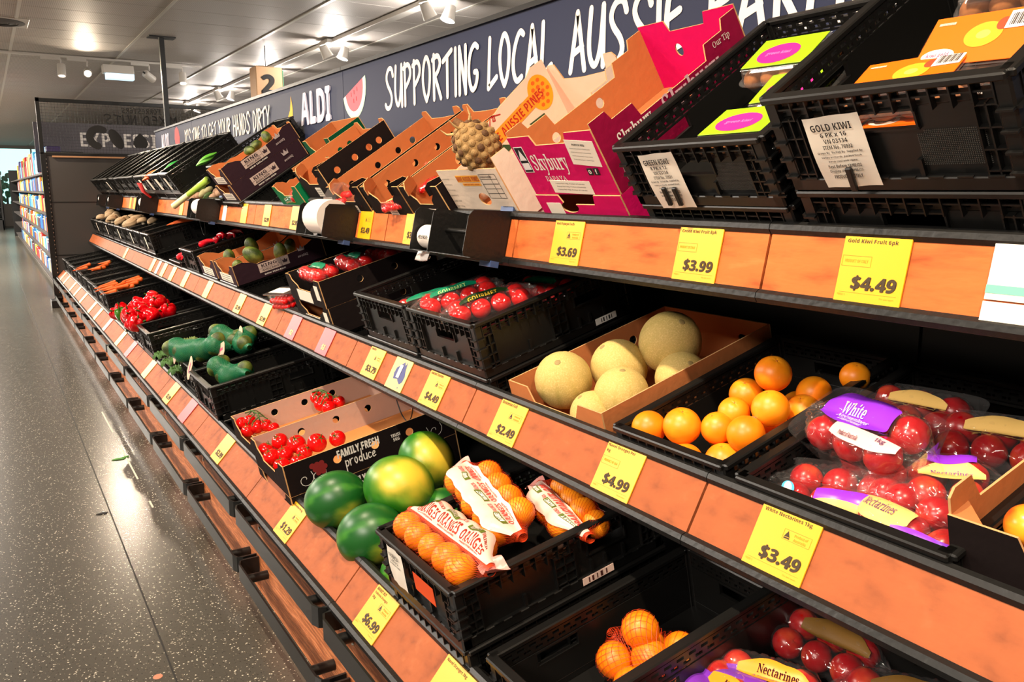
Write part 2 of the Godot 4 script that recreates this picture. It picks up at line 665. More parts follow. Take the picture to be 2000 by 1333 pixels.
	M.avocado = bumpy(vmat(0.45), noise(C, 0.08, 256, 41), 0.8, 0.7)
	M.kiwi = bumpy(vmat(0.8), noise(S, 0.2, 128, 42), 0.3, 2.0)
	M.dry = bumpy(vmat(0.8), noise(S, 0.08, 128, 43), 0.5, 14.0)
	M.lamp = glow(Color(1.0, 0.95, 0.88), 6.0)
	M.white_fit = mat(Color(0.88, 0.86, 0.83), 0.4)

# ------------------------------------------------------------------ scene
func _ready() -> void:
	rng.seed = 77
	# camera
	var cam := Camera3D.new()
	cam.name = "camera"
	cam.keep_aspect = Camera3D.KEEP_HEIGHT
	cam.fov = rad_to_deg(2.0 * atan(666.5 / 1600.0))
	cam.near = 0.05
	cam.far = 200.0
	add_child(cam)
	cam.position = Vector3(0, CAM_Y, 0)
	cam.rotation = Vector3(-0.18301, -0.5656, 0.0)
	cam.current = true
	# air and exposure
	var we := WorldEnvironment.new()
	we.name = "environment"
	var e := Environment.new()
	e.background_mode = Environment.BG_COLOR
	e.background_color = Color(0.62, 0.86, 0.84)
	e.background_energy_multiplier = 3.0
	e.tonemap_mode = Environment.TONE_MAPPER_LINEAR
	e.tonemap_exposure = 1.0
	e.sdfgi_enabled = true
	e.ssao_enabled = true
	e.ssil_enabled = true
	we.environment = e
	add_child(we)
	make_materials()
	# ceiling spots over the aisle that light the produce, and added, unseen fill panels over the shop
	for k in 8:
		spot_lamp(Vector3(0.1 if k < 4 else -0.5, 3.33, 0.7 - 1.9 * k), Vector3(1.5, 1.55, 0.3 - 1.9 * k), 8.5, "white track spotlight over the aisle, %s from the camera" % NTH[k])
	for k in 5:
		fill_panel(Vector3(-3.2, 3.53, 0.0 - 6.0 * k), Vector2(1.2, 2.4), 42.0, k)
	for k in 3:
		fill_panel(Vector3(6.6, 3.53, -7.0 - 8.0 * k), Vector2(1.2, 2.4), 14.0, k + 5)
	for k in 3:
		fill_panel(Vector3(-1.6, 3.53, -19.0 - 8.0 * k), Vector2(1.2, 2.4), 75.0, k + 8)
	room()
	shelving()
	sign_wall()
	far_end()
	price_tags()
	products()

func lit(l: Light3D, p: Vector3, col: Color, e: float) -> void:
	l.light_color = col
	l.light_energy = e
	l.shadow_enabled = true
	add_child(l, true)
	l.position = p

var fixture: Node3D

func spot_lamp(p: Vector3, aim: Vector3, e: float, label: String, with_light := true, col := Color(1.0, 0.91, 0.79)) -> Node3D:
	var d := (aim - p).normalized()
	if fixture == null:
		fixture = thing("spotlight", label, "spotlight", Transform3D(), "track spotlights")
		part("can", MB.new().lathe(V([0.0, 0.10, 0.052, 0.10, 0.056, 0.085, 0.056, -0.075, 0.052, -0.08, 0.047, -0.075, 0.045, -0.04]), 20).mesh(), M.white_fit, fixture)
		part("lens", MB.new().lathe(V([0.046, -0.055, 0.0, -0.052]), 20).mesh(), M.lamp, fixture, Transform3D(), "glowing lens")
		part("reflector", MB.new().lathe(V([0.045, -0.045, 0.0, -0.04]), 16).mesh(), M.black, fixture)
		part("arm", MB.new().tube(PackedVector3Array([Vector3(0, 0.09, 0), Vector3(0.0, 0.13, 0)]), 0.014, 8).mesh(), M.black, fixture)
	else:
		var o := copy(fixture, "spotlight", label, Transform3D())
		fixture = o
	var y := -d
	var x := y.cross(Vector3(0, 0, 1)).normalized()
	fixture.transform = Transform3D(Basis(x, y, x.cross(y)), p)
	if with_light:
		var s := SpotLight3D.new()
		s.name = "spot"
		s.spot_range = 30.0
		s.spot_angle = 52.0
		s.spot_attenuation = 2.0
		s.spot_angle_attenuation = 1.0
		s.light_size = 0.05
		lit(s, p + d * 0.085, col, e)
		s.look_at_from_position(p + d * 0.085, aim, Vector3(0, 0, 1))
	return fixture

func fill_panel(p: Vector3, sz: Vector2, e: float, k: int) -> void:  # made-up fixtures, added as soft fill for shelves, plinths and far end
	var o := thing("added_fill_panel", "added flat white fill light panel overhead, %s of eleven" % NTH[k], "ceiling light", pos(p.x, p.y, p.z), "added fill light panels")
	part("frame", MB.new().rbox(Vector3(0, 0.0, 0), Vector3(sz.x + 0.06, 0.03, sz.y + 0.06), 0.004).mesh(), M.white_fit, o)
	part("diffuser", MB.new().box(Vector3(0, -0.017, 0), Vector3(sz.x, 0.006, sz.y)).mesh(), glow(Color(1, 0.97, 0.93), 1.6), o, Transform3D(), "glowing diffuser")
	var a := AreaLight3D.new()
	a.name = "area"
	a.set("area_size", sz)
	a.set("area_range", 40.0)
	lit(a, p + Vector3(0, -0.03, 0), Color(1.0, 0.95, 0.89), e)
	a.look_at_from_position(a.position, a.position + Vector3.DOWN, Vector3(0, 0, 1))

func room() -> void:
	struct("floor", MB.new().box(Vector3(1.5, -0.06, -20), Vector3(22, 0.12, 56)).mesh(), M.floor)
	var slab := struct("ceiling", MB.new().box(Vector3(1.5, 3.66, -20), Vector3(22, 0.12, 56)).mesh(), mat(Color(0.12, 0.115, 0.11), 0.9))
	# metal pan tiles, seams recessed
	var dz := 0.672
	var dx := 1.36
	var tile := MB.new().rbox(Vector3(0, 0, 0), Vector3(dx - 0.03, 0.02, dz - 0.012), 0.003).mesh()
	var rest := MB.new()
	for i in range(-6, 8):
		for k in range(-4, 64):
			var p := Vector3(0.51 + dx * (i + 0.5), 3.572, -0.484 - dz * (k + 0.5))
			if i >= -2 and i <= 4 and k >= 3 and k < 42:
				part("ceiling_tile", tile, M.ceiling, slab, pos(p.x, p.y, p.z))
			else:
				rest.box(p, Vector3(dx - 0.03, 0.02, dz - 0.007))
	part("further_tiles", rest.mesh(), M.ceiling, slab).set_meta("kind", "stuff")
	for i in range(-3, 7):
		struct("trim_%d" % (i + 4), MB.new().box(Vector3(0.51 + dx * i, 3.562, -18), Vector3(0.035, 0.02, 48)).mesh(), M.bar)
	for s in [["wall_left", Vector3(-9.4, 1.8, -20), Vector3(0.2, 3.8, 56)], ["wall_right", Vector3(12.4, 1.8, -20), Vector3(0.2, 3.8, 56)], ["wall_back", Vector3(1.5, 1.8, 7.9), Vector3(22, 3.8, 0.2)]]:
		struct(s[0], MB.new().box(s[1], s[2]).mesh(), M.wall)
	# saw cut in the floor and worn strips of pale tape beside the plinths
	struct("trim_floor_joint", MB.new().box(Vector3(0.39, 0.0003, -8), Vector3(0.006, 0.0012, 40)).mesh(), mat(Color(0.13, 0.12, 0.10), 0.7))
	for q in [[-6.33, 0.62, "farthest"], [-5.29, 0.72, "middle"], [-4.48, 0.11, "nearest"]]:
		solo("tape_strip", MB.new().box(Vector3(0, 0.0006, 0), Vector3(0.009, 0.0012, q[1])).mesh(), mat(Color(0.85, 0.82, 0.75), 0.6), "thin strip of pale tape on the floor, %s of three in a line" % q[2], "tape", pos(0.587, 0, q[0]), "tape strips on the floor")
	var vent := thing("ceiling_vent", "round dark ceiling vent in a white square at the photo's top left", "vent", pos(0.33, 3.556, -11.65))
	part("plate", MB.new().rbox(Vector3.ZERO, Vector3(0.62, 0.014, 0.6), 0.003).mesh(), M.bar, vent)
	for k in 3:
		part("vent_ring", MB.new().lathe(V([0.09 * k + 0.03, -0.008, 0.09 * k + 0.03, -0.022, 0.09 * k + 0.10, -0.012, 0.09 * k + 0.10, -0.008]), 24).mesh(), mat(Color(0.30, 0.29, 0.28), 0.6), vent)
	# the far wall with a shop window
	var fw := MB.new()
	var z := -44.0
	fw.box(Vector3(-4.4, 1.8, z), Vector3(10.2, 3.8, 0.2)).box(Vector3(7.9, 1.8, z), Vector3(9.2, 3.8, 0.2)).box(Vector3(2.0, 3.6, z), Vector3(2.8, 0.3, 0.2)).box(Vector3(2.0, 0.45, z), Vector3(2.8, 1.1, 0.2))
	struct("wall_far", fw.mesh(), M.wall)
	var wn := struct("window_1", MB.new().box(Vector3(2.0, 2.2, z + 0.02), Vector3(2.6, 2.4, 0.01)).mesh(), clear(0.06, 0.05))
	var fr := MB.new()
	for x in [0.68, 2.0, 3.32]:
		fr.box(Vector3(x, 2.2, z + 0.05), Vector3(0.07, 2.5, 0.06))
	part("window_frame", fr.mesh(), M.white_fit, wn)
	for k in 2:
		var b := MB.new().paint(Color(0.25, 0.48, 0.30))
		for q in 60:
			b.ball(Vector3(rng.randf_range(-0.8, 0.8), rng.randf_range(0, 2.2), rng.randf_range(-0.6, 0.6)), Vector3.ONE * rng.randf_range(0.08, 0.2), 7, 5)
		var sh := thing("garden_shrub", "green shrub outside the far shop window, %s of two" % NTH[k], "shrub", pos(0.9 + 2.2 * k, 0.2, z - 2.5), "shrubs outside the far window")
		part("foliage", b.mesh(), M.v, sh)
		part("stem", MB.new().paint(Color(0.3, 0.22, 0.15)).tube(PackedVector3Array([Vector3(0, -0.3, 0), Vector3(0.05, 1.2, 0)]), 0.05).mesh(), M.v, sh)
	struct("ground_outside", MB.new().box(Vector3(2, -0.1, z - 8), Vector3(30, 0.2, 15)).mesh(), mat(Color(0.5, 0.5, 0.47), 0.9))

# ------------------------------------------------------------------ shelving
func rail(b: MB, o: Vector2, d: Vector2, lo: float, hi: float, out_: float, in_: float, z0: float, z1: float) -> void:
	# bar along z with section lo..hi along d (up the board) and in_..out_ along the outward normal, chamfered
	var nn := Vector2(-d.y, d.x)
	var ch := minf(hi - lo, out_ - in_) * 0.3
	var p := PackedVector2Array()
	for k in [[lo, in_], [lo, out_ - ch], [lo + ch, out_], [hi - ch, out_], [hi, out_ - ch], [hi, in_]]:
		p.append(o + d * k[0] + nn * k[1])
	b.prism(p, z0, z1)

func shelving() -> void:
	for r in ["T", "M", "B"]:
		var R: Dictionary = ROWS[r]
		var d: Vector2 = (R.top - R.bot).normalized()
		var nn := Vector2(-d.y, d.x)
		var first: Node3D
		for k in BAYS:
			var lab := "black shelf of the %s row, orange timber front, %s bay from the camera" % [R.word, NTH[k]]
			var tf := pos(0, 0, BAY_Z - k)
			if k == 0:
				first = thing("produce_shelf", lab, "shelf", tf, "%s row of produce shelves" % R.word)
				var a := deg_to_rad(R.a)
				var u := Vector2(cos(a), sin(a))
				var w := Vector2(-sin(a), cos(a))
				var b := MB.new()
				b.prism(PackedVector2Array([R.o - w * 0.0, R.o + u * R.len, R.o + u * R.len - w * 0.02, R.o - w * 0.02]), -0.998, -0.002)
				part("deck", b.mesh(), M.deck, first)
				b = MB.new()
				b.prism(PackedVector2Array([R.bot + nn * 0.0, R.top + nn * 0.0, R.top - nn * 0.012, R.bot - nn * 0.012]), -0.9965, -0.0035)
				part("front_board", b.mesh(), M.wood if r == "T" else M.wood_brown, first, Transform3D(), "orange timber front board")
				b = MB.new()
				rail(b, R.top, d, -0.004, 0.024, 0.010, -0.030, -0.999, -0.001)
				part("top_rail", b.mesh(), M.steel_black, first)
				b = MB.new()
				rail(b, R.bot, d, -0.026, 0.003, 0.012, -0.020, -0.999, -0.001)
				part("bottom_rail", b.mesh(), M.steel_black, first)
				b = MB.new()
				for z in [-0.99, -0.01]:
					b.prism(PackedVector2Array([R.o - w * 0.02, R.o + u * R.len - w * 0.02, R.o + u * R.len - w * 0.07, R.o + u * 0.1 - w * 0.045]), z - 0.004, z + 0.004)
				part("bracket", b.mesh(), M.deck, first)
			else:
				copy(first, "produce_shelf", lab, tf)
	# uprights and black back panels of the run
	var back: Node3D
	for k in BAYS:
		var lab := "black steel back panel behind the produce, %s bay from the camera" % NTH[k]
		if k == 0:
			back = thing("back_panel", lab, "shelf back", pos(0, 0, BAY_Z), "back panels of the produce shelving")
			part("sheet", MB.new().box(Vector3(2.03, 1.0, -0.5), Vector3(0.02, 2.0, 0.99)).mesh(), M.deck, back)
			part("upright", MB.new().box(Vector3(2.06, 1.15, 0), Vector3(0.06, 2.3, 0.04)).mesh(), M.black, back)
		else:
			copy(back, "back_panel", lab, pos(0, 0, BAY_Z - k))
	# plinth: oak kick panel, two bumper rails on posts, bolts
	var base: Node3D
	for k in BAYS:
		var lab := "oak kick panel with two black bumper rails, %s bay from the camera" % NTH[k]
		if k == 0:
			base = thing("shelf_plinth", lab, "plinth", pos(0, 0, BAY_Z), "plinths under the produce shelving")
			part("kick_panel", MB.new().rbox(Vector3(0.812, 0.205, -0.5), Vector3(0.018, 0.40, 0.994), 0.002).mesh(), M.oak, base, Transform3D(), "oak panel")
			part("carcass", MB.new().box(Vector3(1.3, 0.18, -0.5), Vector3(0.9, 0.34, 0.99)).mesh(), M.deck, base)
			for y in [0.372, 0.135]:
				var ln := PackedVector2Array([Vector2(0.8, -0.012), Vector2(0.745, -0.010), Vector2(0.722, -0.02), Vector2(0.712, -0.05), Vector2(0.712, -0.95), Vector2(0.722, -0.98), Vector2(0.745, -0.99), Vector2(0.8, -0.988)])
				var b := MB.new()
				var inner := PackedVector2Array()
				for q in ln:
					inner.append(Vector2(q.x + (0.0 if q.x > 0.79 else 0.007), clampf(q.y, -0.98, -0.02)))
				for q in ln.size() - 1:
					for sd in 2:
						var p0 := ln[q] if sd == 0 else inner[q + 1]
						var p1 := ln[q + 1] if sd == 0 else inner[q]
						b.quad(Vector3(p0.x, y + 0.033, p0.y), Vector3(p1.x, y + 0.033, p1.y), Vector3(p1.x, y - 0.033, p1.y), Vector3(p0.x, y - 0.033, p0.y))
					b.quad(Vector3(ln[q].x, y + 0.033, ln[q].y), Vector3(inner[q].x, y + 0.033, inner[q].y), Vector3(inner[q + 1].x, y + 0.033, inner[q + 1].y), Vector3(ln[q + 1].x, y + 0.033, ln[q + 1].y))
					b.quad(Vector3(ln[q + 1].x, y - 0.033, ln[q + 1].y), Vector3(inner[q + 1].x, y - 0.033, inner[q + 1].y), Vector3(inner[q].x, y - 0.033, inner[q].y), Vector3(ln[q].x, y - 0.033, ln[q].y))
				part("bumper_rail", b.mesh(), M.black, base)
				for z in [-0.13, -0.87]:
					part("post", MB.new().at(rot(Vector3.BACK, 90, Vector3(0.805, y, z))).lathe(V([0.018, 0.0, 0.018, 0.09, 0.0, 0.09]), 12).mesh(), M.black, base)
			for y in [0.30, 0.21]:
				for z in [-0.05, -0.95]:
					part("bolt", MB.new().ball(Vector3(0.802, y, z), Vector3(0.006, 0.008, 0.008), 8, 6).mesh(), M.bright_metal, base)
		else:
			copy(base, "shelf_plinth", lab, pos(0, 0, BAY_Z - k))
	# steel end frame and dark end panel at the far end of the run
	var z := -13.24
	var o := thing("end_panel", "dark grey end panel with slotted black upright closing the far end of the shelving", "end panel", pos(0, 0, z))
	part("panel", MB.new().box(Vector3(1.43, 1.06, 0), Vector3(1.3, 2.1, 0.03)).mesh(), M.dark_panel, o)
	part("upright", MB.new().rbox(Vector3(0.745, 1.06, 0.0), Vector3(0.075, 2.12, 0.06), 0.004).mesh(), M.black, o)
	part("foot", MB.new().rbox(Vector3(0.70, 0.05, 0.06), Vector3(0.09, 0.1, 0.3), 0.006).mesh(), M.black, o)
	var sl := MB.new()
	for k in 34:
		sl.box(Vector3(0.775, 0.2 + 0.056 * k, 0.032), Vector3(0.01, 0.02, 0.004))
	var so := part("slot", sl.mesh(), M.bright_metal, o)
	so.set_meta("kind", "stuff")
	part("seam", MB.new().box(Vector3(1.43, 1.46, 0.017), Vector3(1.3, 0.012, 0.004)).box(Vector3(1.43, 0.72, 0.017), Vector3(1.3, 0.012, 0.004)).mesh(), M.black, o)
	part("timber_cap", MB.new().box(Vector3(1.45, 2.085, 0.03), Vector3(1.2, 0.022, 0.03)).mesh(), mat(Color(0.66, 0.48, 0.34), 0.5), o)
	var fr := thing("mesh_panel", "black wire mesh header panel lettered MIXED NUTS in mirror writing", "mesh panel", pos(0, 0, z))
	var b2 := MB.new()
	for yy in [2.84, 2.115]:
		b2.rbox(Vector3(2.2, yy, 0), Vector3(2.98, 0.05, 0.04), 0.004)
	for xx in [0.735, 3.66]:
		b2.rbox(Vector3(xx, 2.48, 0), Vector3(0.05, 0.78, 0.04), 0.004)
	part("frame", b2.mesh(), M.black, fr)
	var wi := MB.new()
	for k in 72:
		wi.box(Vector3(0.78 + 0.04 * k, 2.48, 0), Vector3(0.0035, 0.7, 0.0035))
	for k in 18:
		wi.box(Vector3(2.2, 2.15 + 0.04 * k, 0.004), Vector3(2.9, 0.0035, 0.0035))
	part("wire_grid", wi.mesh(), M.black, fr).set_meta("kind", "stuff")
	var flip := Transform3D(Basis(Vector3(-1, 0, 0), Vector3(0, 1, 0), Vector3(0, 0, -1)), Vector3(2.52, 2.555, 0.012))
	part("lettering", hand_mesh("MIXED NUTS", 0.97, 0.13, 0.016), M.ink, fr, flip)
	part("lettering", hand_mesh("FORRESTERS", 0.52, 0.065, 0.009), M.ink, fr, flip * pos(0.22, 0.16, 0))
	var nut := MB.new()
	var cs := PackedVector2Array()
	for k in 9:
		var q := deg_to_rad(60 + 25.0 * k)
		cs.append(Vector2(1.46 + cos(q) * 0.12, 2.36 + sin(q) * 0.12))
	nut.at(pos(0, 0, 0.012)).strokes([cs], 0.1)
	part("cashew", nut.mesh(), M.ink, fr)
	part("almond", MB.new().at(rot(Vector3.BACK, 28, Vector3(1.68, 2.345, 0.012))).ball(Vector3.ZERO, Vector3(0.075, 0.15, 0.003), 24, 12).mesh(), M.ink, fr)
	part("hazelnut", MB.new().at(pos(2.0, 2.33, 0.012)).prism(V([-0.1, -0.05, -0.07, -0.1, 0.07, -0.1, 0.1, -0.05, 0.08, 0.03, 0.0, 0.11, -0.08, 0.03]), 0, 0.002).mesh(), M.ink, fr)

# ------------------------------------------------------------------ the long sign
func sign_wall() -> void:
	var segs := [[0.8, -5.16, "nearest length, lettered SUPPORTING LOCAL"], [-5.16, -9.7, "middle length, lettered HANDS DIRTY and with a banana"], [-9.7, -12.0, "far length with a red fruit"]]
	var boards := []
	for s in segs:
		var o := thing("sign_board", "long navy sign board above the produce, " + s[2], "sign", pos(2.0, 0, s[0]), "lengths of the navy sign")
		var ln: float = s[0] - s[1] - 0.006
		part("board", MB.new().box(Vector3(0.012, 1.93, -ln / 2), Vector3(0.024, 0.9, ln)).mesh(), M.navy, o)
		part("edge_trim", MB.new().box(Vector3(0.005, 2.388, -ln / 2), Vector3(0.04, 0.022, ln)).mesh(), M.black, o)
		boards.append(o)
	var face := func(o: Node3D, y: float, z: float) -> Transform3D:   # print on the board: local x runs towards +z, facing the aisle
		return Transform3D(Basis(Vector3(0, 0, 1), Vector3(0, 1, 0), Vector3(-1, 0, 0)), Vector3(-0.0012, y, z - o.position.z))
	var hp: Material = M.white_print
	for q in [["SUPPORTING", -4.50, 1.06, 2.09, 0.215], ["LOCAL", -3.35, 0.50, 2.09, 0.215], ["AUSSIE", -2.72, 0.62, 2.09, 0.215], ["FARMERS", -1.99, 0.9, 2.09, 0.215]]:
		part("lettering", hand_mesh(q[0], q[2], q[4], 0.026), hp, boards[0], face.call(boards[0], q[3], q[1]))
	part("lettering", hand_mesh("IT'S TIME TO GET YOUR HANDS DIRTY", 3.35, 0.17, 0.022), hp, boards[1], face.call(boards[1], 2.12, -10.1 + 0.0))
	letters("shop_name", "ALDI", "heavy", 0.60, 0.212, mat(Color(0.86, 0.85, 0.93), 0.6), boards[1], face.call(boards[1], 2.2, -5.69))
	letters("shop_name", "ALDI", "heavy", 0.50, 0.19, mat(Color(0.86, 0.85, 0.93), 0.6), boards[2], face.call(boards[2], 2.22, -11.3))
	# printed slice of watermelon: rind, pith, flesh, pips
	for q in [[0.0, Color(0.72, 0.87, 0.78), 0.0], [0.014, Color(0.93, 0.90, 0.85), 0.0004], [0.045, Color(0.95, 0.42, 0.48), 0.0008]]:
		var arc := PackedVector2Array()
		for k in 17:
			var a := lerpf(-178, 2, k / 16.0)
			arc.append(Vector2(cos(deg_to_rad(a)) * (0.19 - q[0]), sin(deg_to_rad(a)) * (0.19 - q[0])))
		part("melon_slice", MB.new().paint(q[1]).prism(arc, 0, 0).mesh(), M.v, boards[0], face.call(boards[0], 2.258, -4.975) * rot(Vector3.BACK, 14, Vector3(0, 0, q[2])))
	var pips := MB.new().paint(Color(0.55, 0.15, 0.2))
	for q in [[-0.05, -0.035], [0.0, -0.03], [0.05, -0.02], [-0.015, -0.08], [0.03, -0.075]]:
		pips.box(Vector3(q[0], q[1], 0.0014), Vector3(0.008, 0.026, 0.0004))
	part("pip", pips.mesh(), M.v, boards[0], face.call(boards[0], 2.258, -4.975) * rot(Vector3.BACK, 6))
	part("banana", MB.new().paint(Color(0.95, 0.72, 0.28)).prism(V([0.30, 0.14, 0.33, 0.05, 0.33, -0.03, 0.27, -0.09, 0.16, -0.1, 0.02, -0.05, 0.0, -0.02, 0.1, -0.03, 0.2, -0.02, 0.27, 0.04]), 0, 0).mesh(), M.v, boards[1], face.call(boards[1], 2.18, -6.52))
	part("strawberry", MB.new().paint(Color(0.90, 0.33, 0.35)).prism(V([-0.14, 0.0, -0.1, 0.1, 0.0, 0.13, 0.1, 0.09, 0.15, 0.0, 0.12, -0.1, 0.03, -0.2, -0.08, -0.13]), 0, 0).mesh(), M.v, boards[2], face.call(boards[2], 2.235, -10.55))
	# ceiling post at the sign's far end
	var po := thing("ceiling_post", "slim black post with flat plate running up to the ceiling", "post", pos(2.12, 0, -11.75))
	part("shaft", MB.new().rbox(Vector3(0, 2.3, 0), Vector3(0.06, 2.5, 0.06), 0.004).mesh(), M.black, po)
	part("ceiling_plate", MB.new().box(Vector3(0, 3.553, 0), Vector3(0.32, 0.012, 0.2)).mesh(), M.black, po)

# ------------------------------------------------------------------ beyond the run
func far_end() -> void:
	# track across the aisle with spotlights and a box light
	var tr := solo("lighting_track", MB.new().rbox(Vector3(1.3, 3.535, -14.0), Vector3(3.6, 0.03, 0.06), 0.004).mesh(), M.white_fit, "white lighting track across the far end of the aisle", "lighting track")
	var aims := [Vector3(1.0, 0, -13.0), Vector3(1.0, 2.0, -9.5), Vector3(3.2, 2.8, -14.6), Vector3(2.6, 0, -12.6)]
	var xs := [1.13, 1.47, 2.32, 2.80]
	for k in 4:
		spot_lamp(Vector3(xs[k], 3.33, -14.0), aims[k], 4.0, "white can spotlight on the far track, %s from the left" % NTH[k], k != 2)
		solo("track_adapter", MB.new().rbox(Vector3(xs[k] - 0.13, 3.505, -14.0), Vector3(0.26, 0.045, 0.05), 0.004).tube(PackedVector3Array([Vector3(xs[k], 3.5, -14.0), Vector3(xs[k], 3.42, -14.0)]), 0.012).mesh(), M.white_fit, "white adapter box above the %s can spotlight of the far track" % NTH[k], "track adapter", Transform3D(), "adapters on the far track")
	var bx := thing("box_light", "white box light with pale blue diffuser on the far track", "box light", pos(1.88, 3.37, -14.0))
	part("housing", MB.new().rbox(Vector3(0, 0.03, 0), Vector3(0.42, 0.12, 0.2), 0.006).mesh(), M.white_fit, bx)
	part("diffuser", MB.new().box(Vector3(0.02, -0.07, 0), Vector3(0.38, 0.08, 0.18)).mesh(), glow(Color(0.80, 0.92, 1.0), 1.2), bx)
	# second track, beyond the sign, with pairs of white floodlights
	solo("lighting_track", MB.new().rbox(Vector3(4.05, 3.53, -10.0), Vector3(0.12, 0.05, 20.0), 0.004).mesh(), M.white_fit, "long white lighting track beyond the navy sign", "lighting track")
	var fl: Node3D
	for k in 6:
		var lab := "pair of white floodlights on the track beyond the sign, %s from the camera" % NTH[k]
		var tf := pos(4.05, 3.39, -4.85 - 2.95 * k)
		if k == 0:
			fl = thing("floodlight", lab, "floodlight", tf, "floodlights beyond the sign")
			for q in [[-0.1, 28.0], [0.14, -18.0]]:
				part("head", MB.new().at(rot(Vector3(0, 0, 1), q[1], Vector3(q[0], 0, 0))).lathe(V([0.0, 0.10, 0.05, 0.09, 0.075, -0.06, 0.07, -0.06, 0.045, 0.0]), 16).mesh(), M.white_fit, fl)
				part("lens", MB.new().at(rot(Vector3(0, 0, 1), q[1], Vector3(q[0], 0, 0))).lathe(V([0.068, -0.05, 0.0, -0.045]), 16).mesh(), M.lamp, fl)
			part("gear_box", MB.new().rbox(Vector3(-0.1, 0.13, 0.0), Vector3(0.07, 0.05, 0.3), 0.004).mesh(), M.white_fit, fl)
		else:
			copy(fl, "floodlight", lab, tf)
		var ol := OmniLight3D.new()
		ol.name = "flood"
		ol.omni_range = 30.0
		ol.light_size = 0.07
		lit(ol, tf.origin + Vector3(0.02, -0.09, 0), Color(1, 0.96, 0.92), 2.2)
	var sg := thing("aisle_sign", "hanging timber aisle sign with a black 2", "sign", pos(3.4, 3.05, -11.6))
	part("board", MB.new().rbox(Vector3(0, 0, 0), Vector3(0.36, 0.42, 0.3), 0.01).mesh(), mat(Color(0.76, 0.60, 0.44), 0.5), sg)
	letters("numeral", "2", "heavy", 0.17, 0.24, M.ink, sg, pos(-0.02, -0.02, 0.153))
	part("edge", MB.new().box(Vector3(0.184, 0.0, 0.0), Vector3(0.012, 0.34, 0.3)).mesh(), mat(Color(0.2, 0.5, 0.32), 0.5), sg)
	part("hanger", MB.new().tube(PackedVector3Array([Vector3(0, 0.2, 0), Vector3(0, 0.5, 0)]), 0.006).mesh(), M.black, sg)
	# dark header panel behind the mesh
	var hd := thing("header_panel", "dark grey header panel lettered EXPRESSI seen through the wire mesh", "sign", pos(0, 0, -16.6))
	part("panel", MB.new().box(Vector3(2.0, 2.35, 0), Vector3(2.35, 0.85, 0.05)).mesh(), mat(Color(0.36, 0.34, 0.36), 0.5), hd)
	letters("lettering", "EXPRESSI", "bold", 1.25, 0.24, M.white_print, hd, pos(2.15, 2.50, 0.027))
	letters("lettering", "EXPERIENCE", "regular", 0.7, 0.08, M.white_print, hd, pos(1.85, 2.2, 0.027))
	# gondola of packets beyond the end panel
	var gz := -14.4
	var glen := 20.0
	var g := thing("gondola", "black gondola shelving of packets along the aisle beyond the end panel", "shelving", pos(0, 0, 0))
	part("back", MB.new().box(Vector3(1.35, 1.05, gz - glen / 2), Vector3(0.04, 2.1, glen)).mesh(), M.black, g)
	for k in 6:
		part("shelf", MB.new().box(Vector3(1.09, [0.12, 0.5, 0.86, 1.22, 1.58, 1.9][k], gz - glen / 2), Vector3(0.48, 0.03, glen)).mesh(), M.dark_panel, g)
	part("plinth", MB.new().box(Vector3(1.12, 0.06, gz - glen / 2), Vector3(0.46, 0.1, glen)).mesh(), mat(Color(0.45, 0.43, 0.41), 0.5), g)
	part("end_frame", MB.new().box(Vector3(1.1, 1.15, gz - glen), Vector3(0.6, 2.3, 0.05)).mesh(), M.black, g)
	part("end_frame", MB.new().box(Vector3(1.1, 1.2, gz), Vector3(0.5, 2.0, 0.03)).mesh(), M.black, g)
	var packs := [Color(0.2, 0.45, 0.75), Color(0.85, 0.84, 0.8), Color(0.75, 0.15, 0.17), Color(0.3, 0.62, 0.8), Color(0.85, 0.7, 0.5), Color(0.25, 0.2, 0.4), Color(0.35, 0.3, 0.28), Color(0.85, 0.45, 0.2), Color(0.55, 0.78, 0.85), Color(0.9, 0.85, 0.3)]
	var words := ["blue", "white", "red", "sky blue", "tan", "purple", "brown", "orange", "pale teal", "yellow"]
	var pm := {}
	var pr := RandomNumberGenerator.new()
	pr.seed = 3
	for sh in 6:
		var zz := gz - 0.2
		var k := 0
		while zz > gz - glen + 0.3 and k < 42:
			var c := pr.randi_range(0, 9)
			var w := pr.randf_range(0.16, 0.42)
			var h := pr.randf_range(0.18, 0.31) if sh < 5 else pr.randf_range(0.25, 0.5)
			if not pm.has(c):
				pm[c] = mat(packs[c], 0.35)
			solo("packet", MB.new().rbox(Vector3(0, h / 2, 0), Vector3(0.2, h, w), 0.012).mesh(), pm[c], "%s packet on the far gondola, %s shelf up, %s from the near end" % [words[c], NTH[sh], NTH[k] if k < 20 else str(k + 1) + "th"], "packet", pos(1.0, [0.135, 0.515, 0.875, 1.235, 1.595, 1.915][sh], zz - w / 2), "packets on the far gondola")
			zz -= w + 0.02 + pr.randf_range(0, 0.1)
			k += 1
	# chilled cabinet at the far left
	var f := thing("drinks_fridge", "open drinks fridge with rows of bottles at the far end of the aisle", "fridge", pos(-0.2, 0, -40.5))
	part("case", MB.new().box(Vector3(0, 1.15, -0.5), Vector3(1.6, 2.3, 0.1)).box(Vector3(0.78, 1.15, 0), Vector3(0.06, 2.3, 1.0)).box(Vector3(0, 0.2, 0), Vector3(1.6, 0.4, 1.0)).mesh(), M.black, f)
	for k in 4:
		part("shelf", MB.new().box(Vector3(0, 0.45 + 0.45 * k, 0), Vector3(1.5, 0.03, 0.9)).mesh(), M.black, f)
	part("canopy_light", MB.new().box(Vector3(0, 2.25, 0.3), Vector3(1.5, 0.05, 0.2)).mesh(), glow(Color(0.9, 1, 1), 2.0), f)
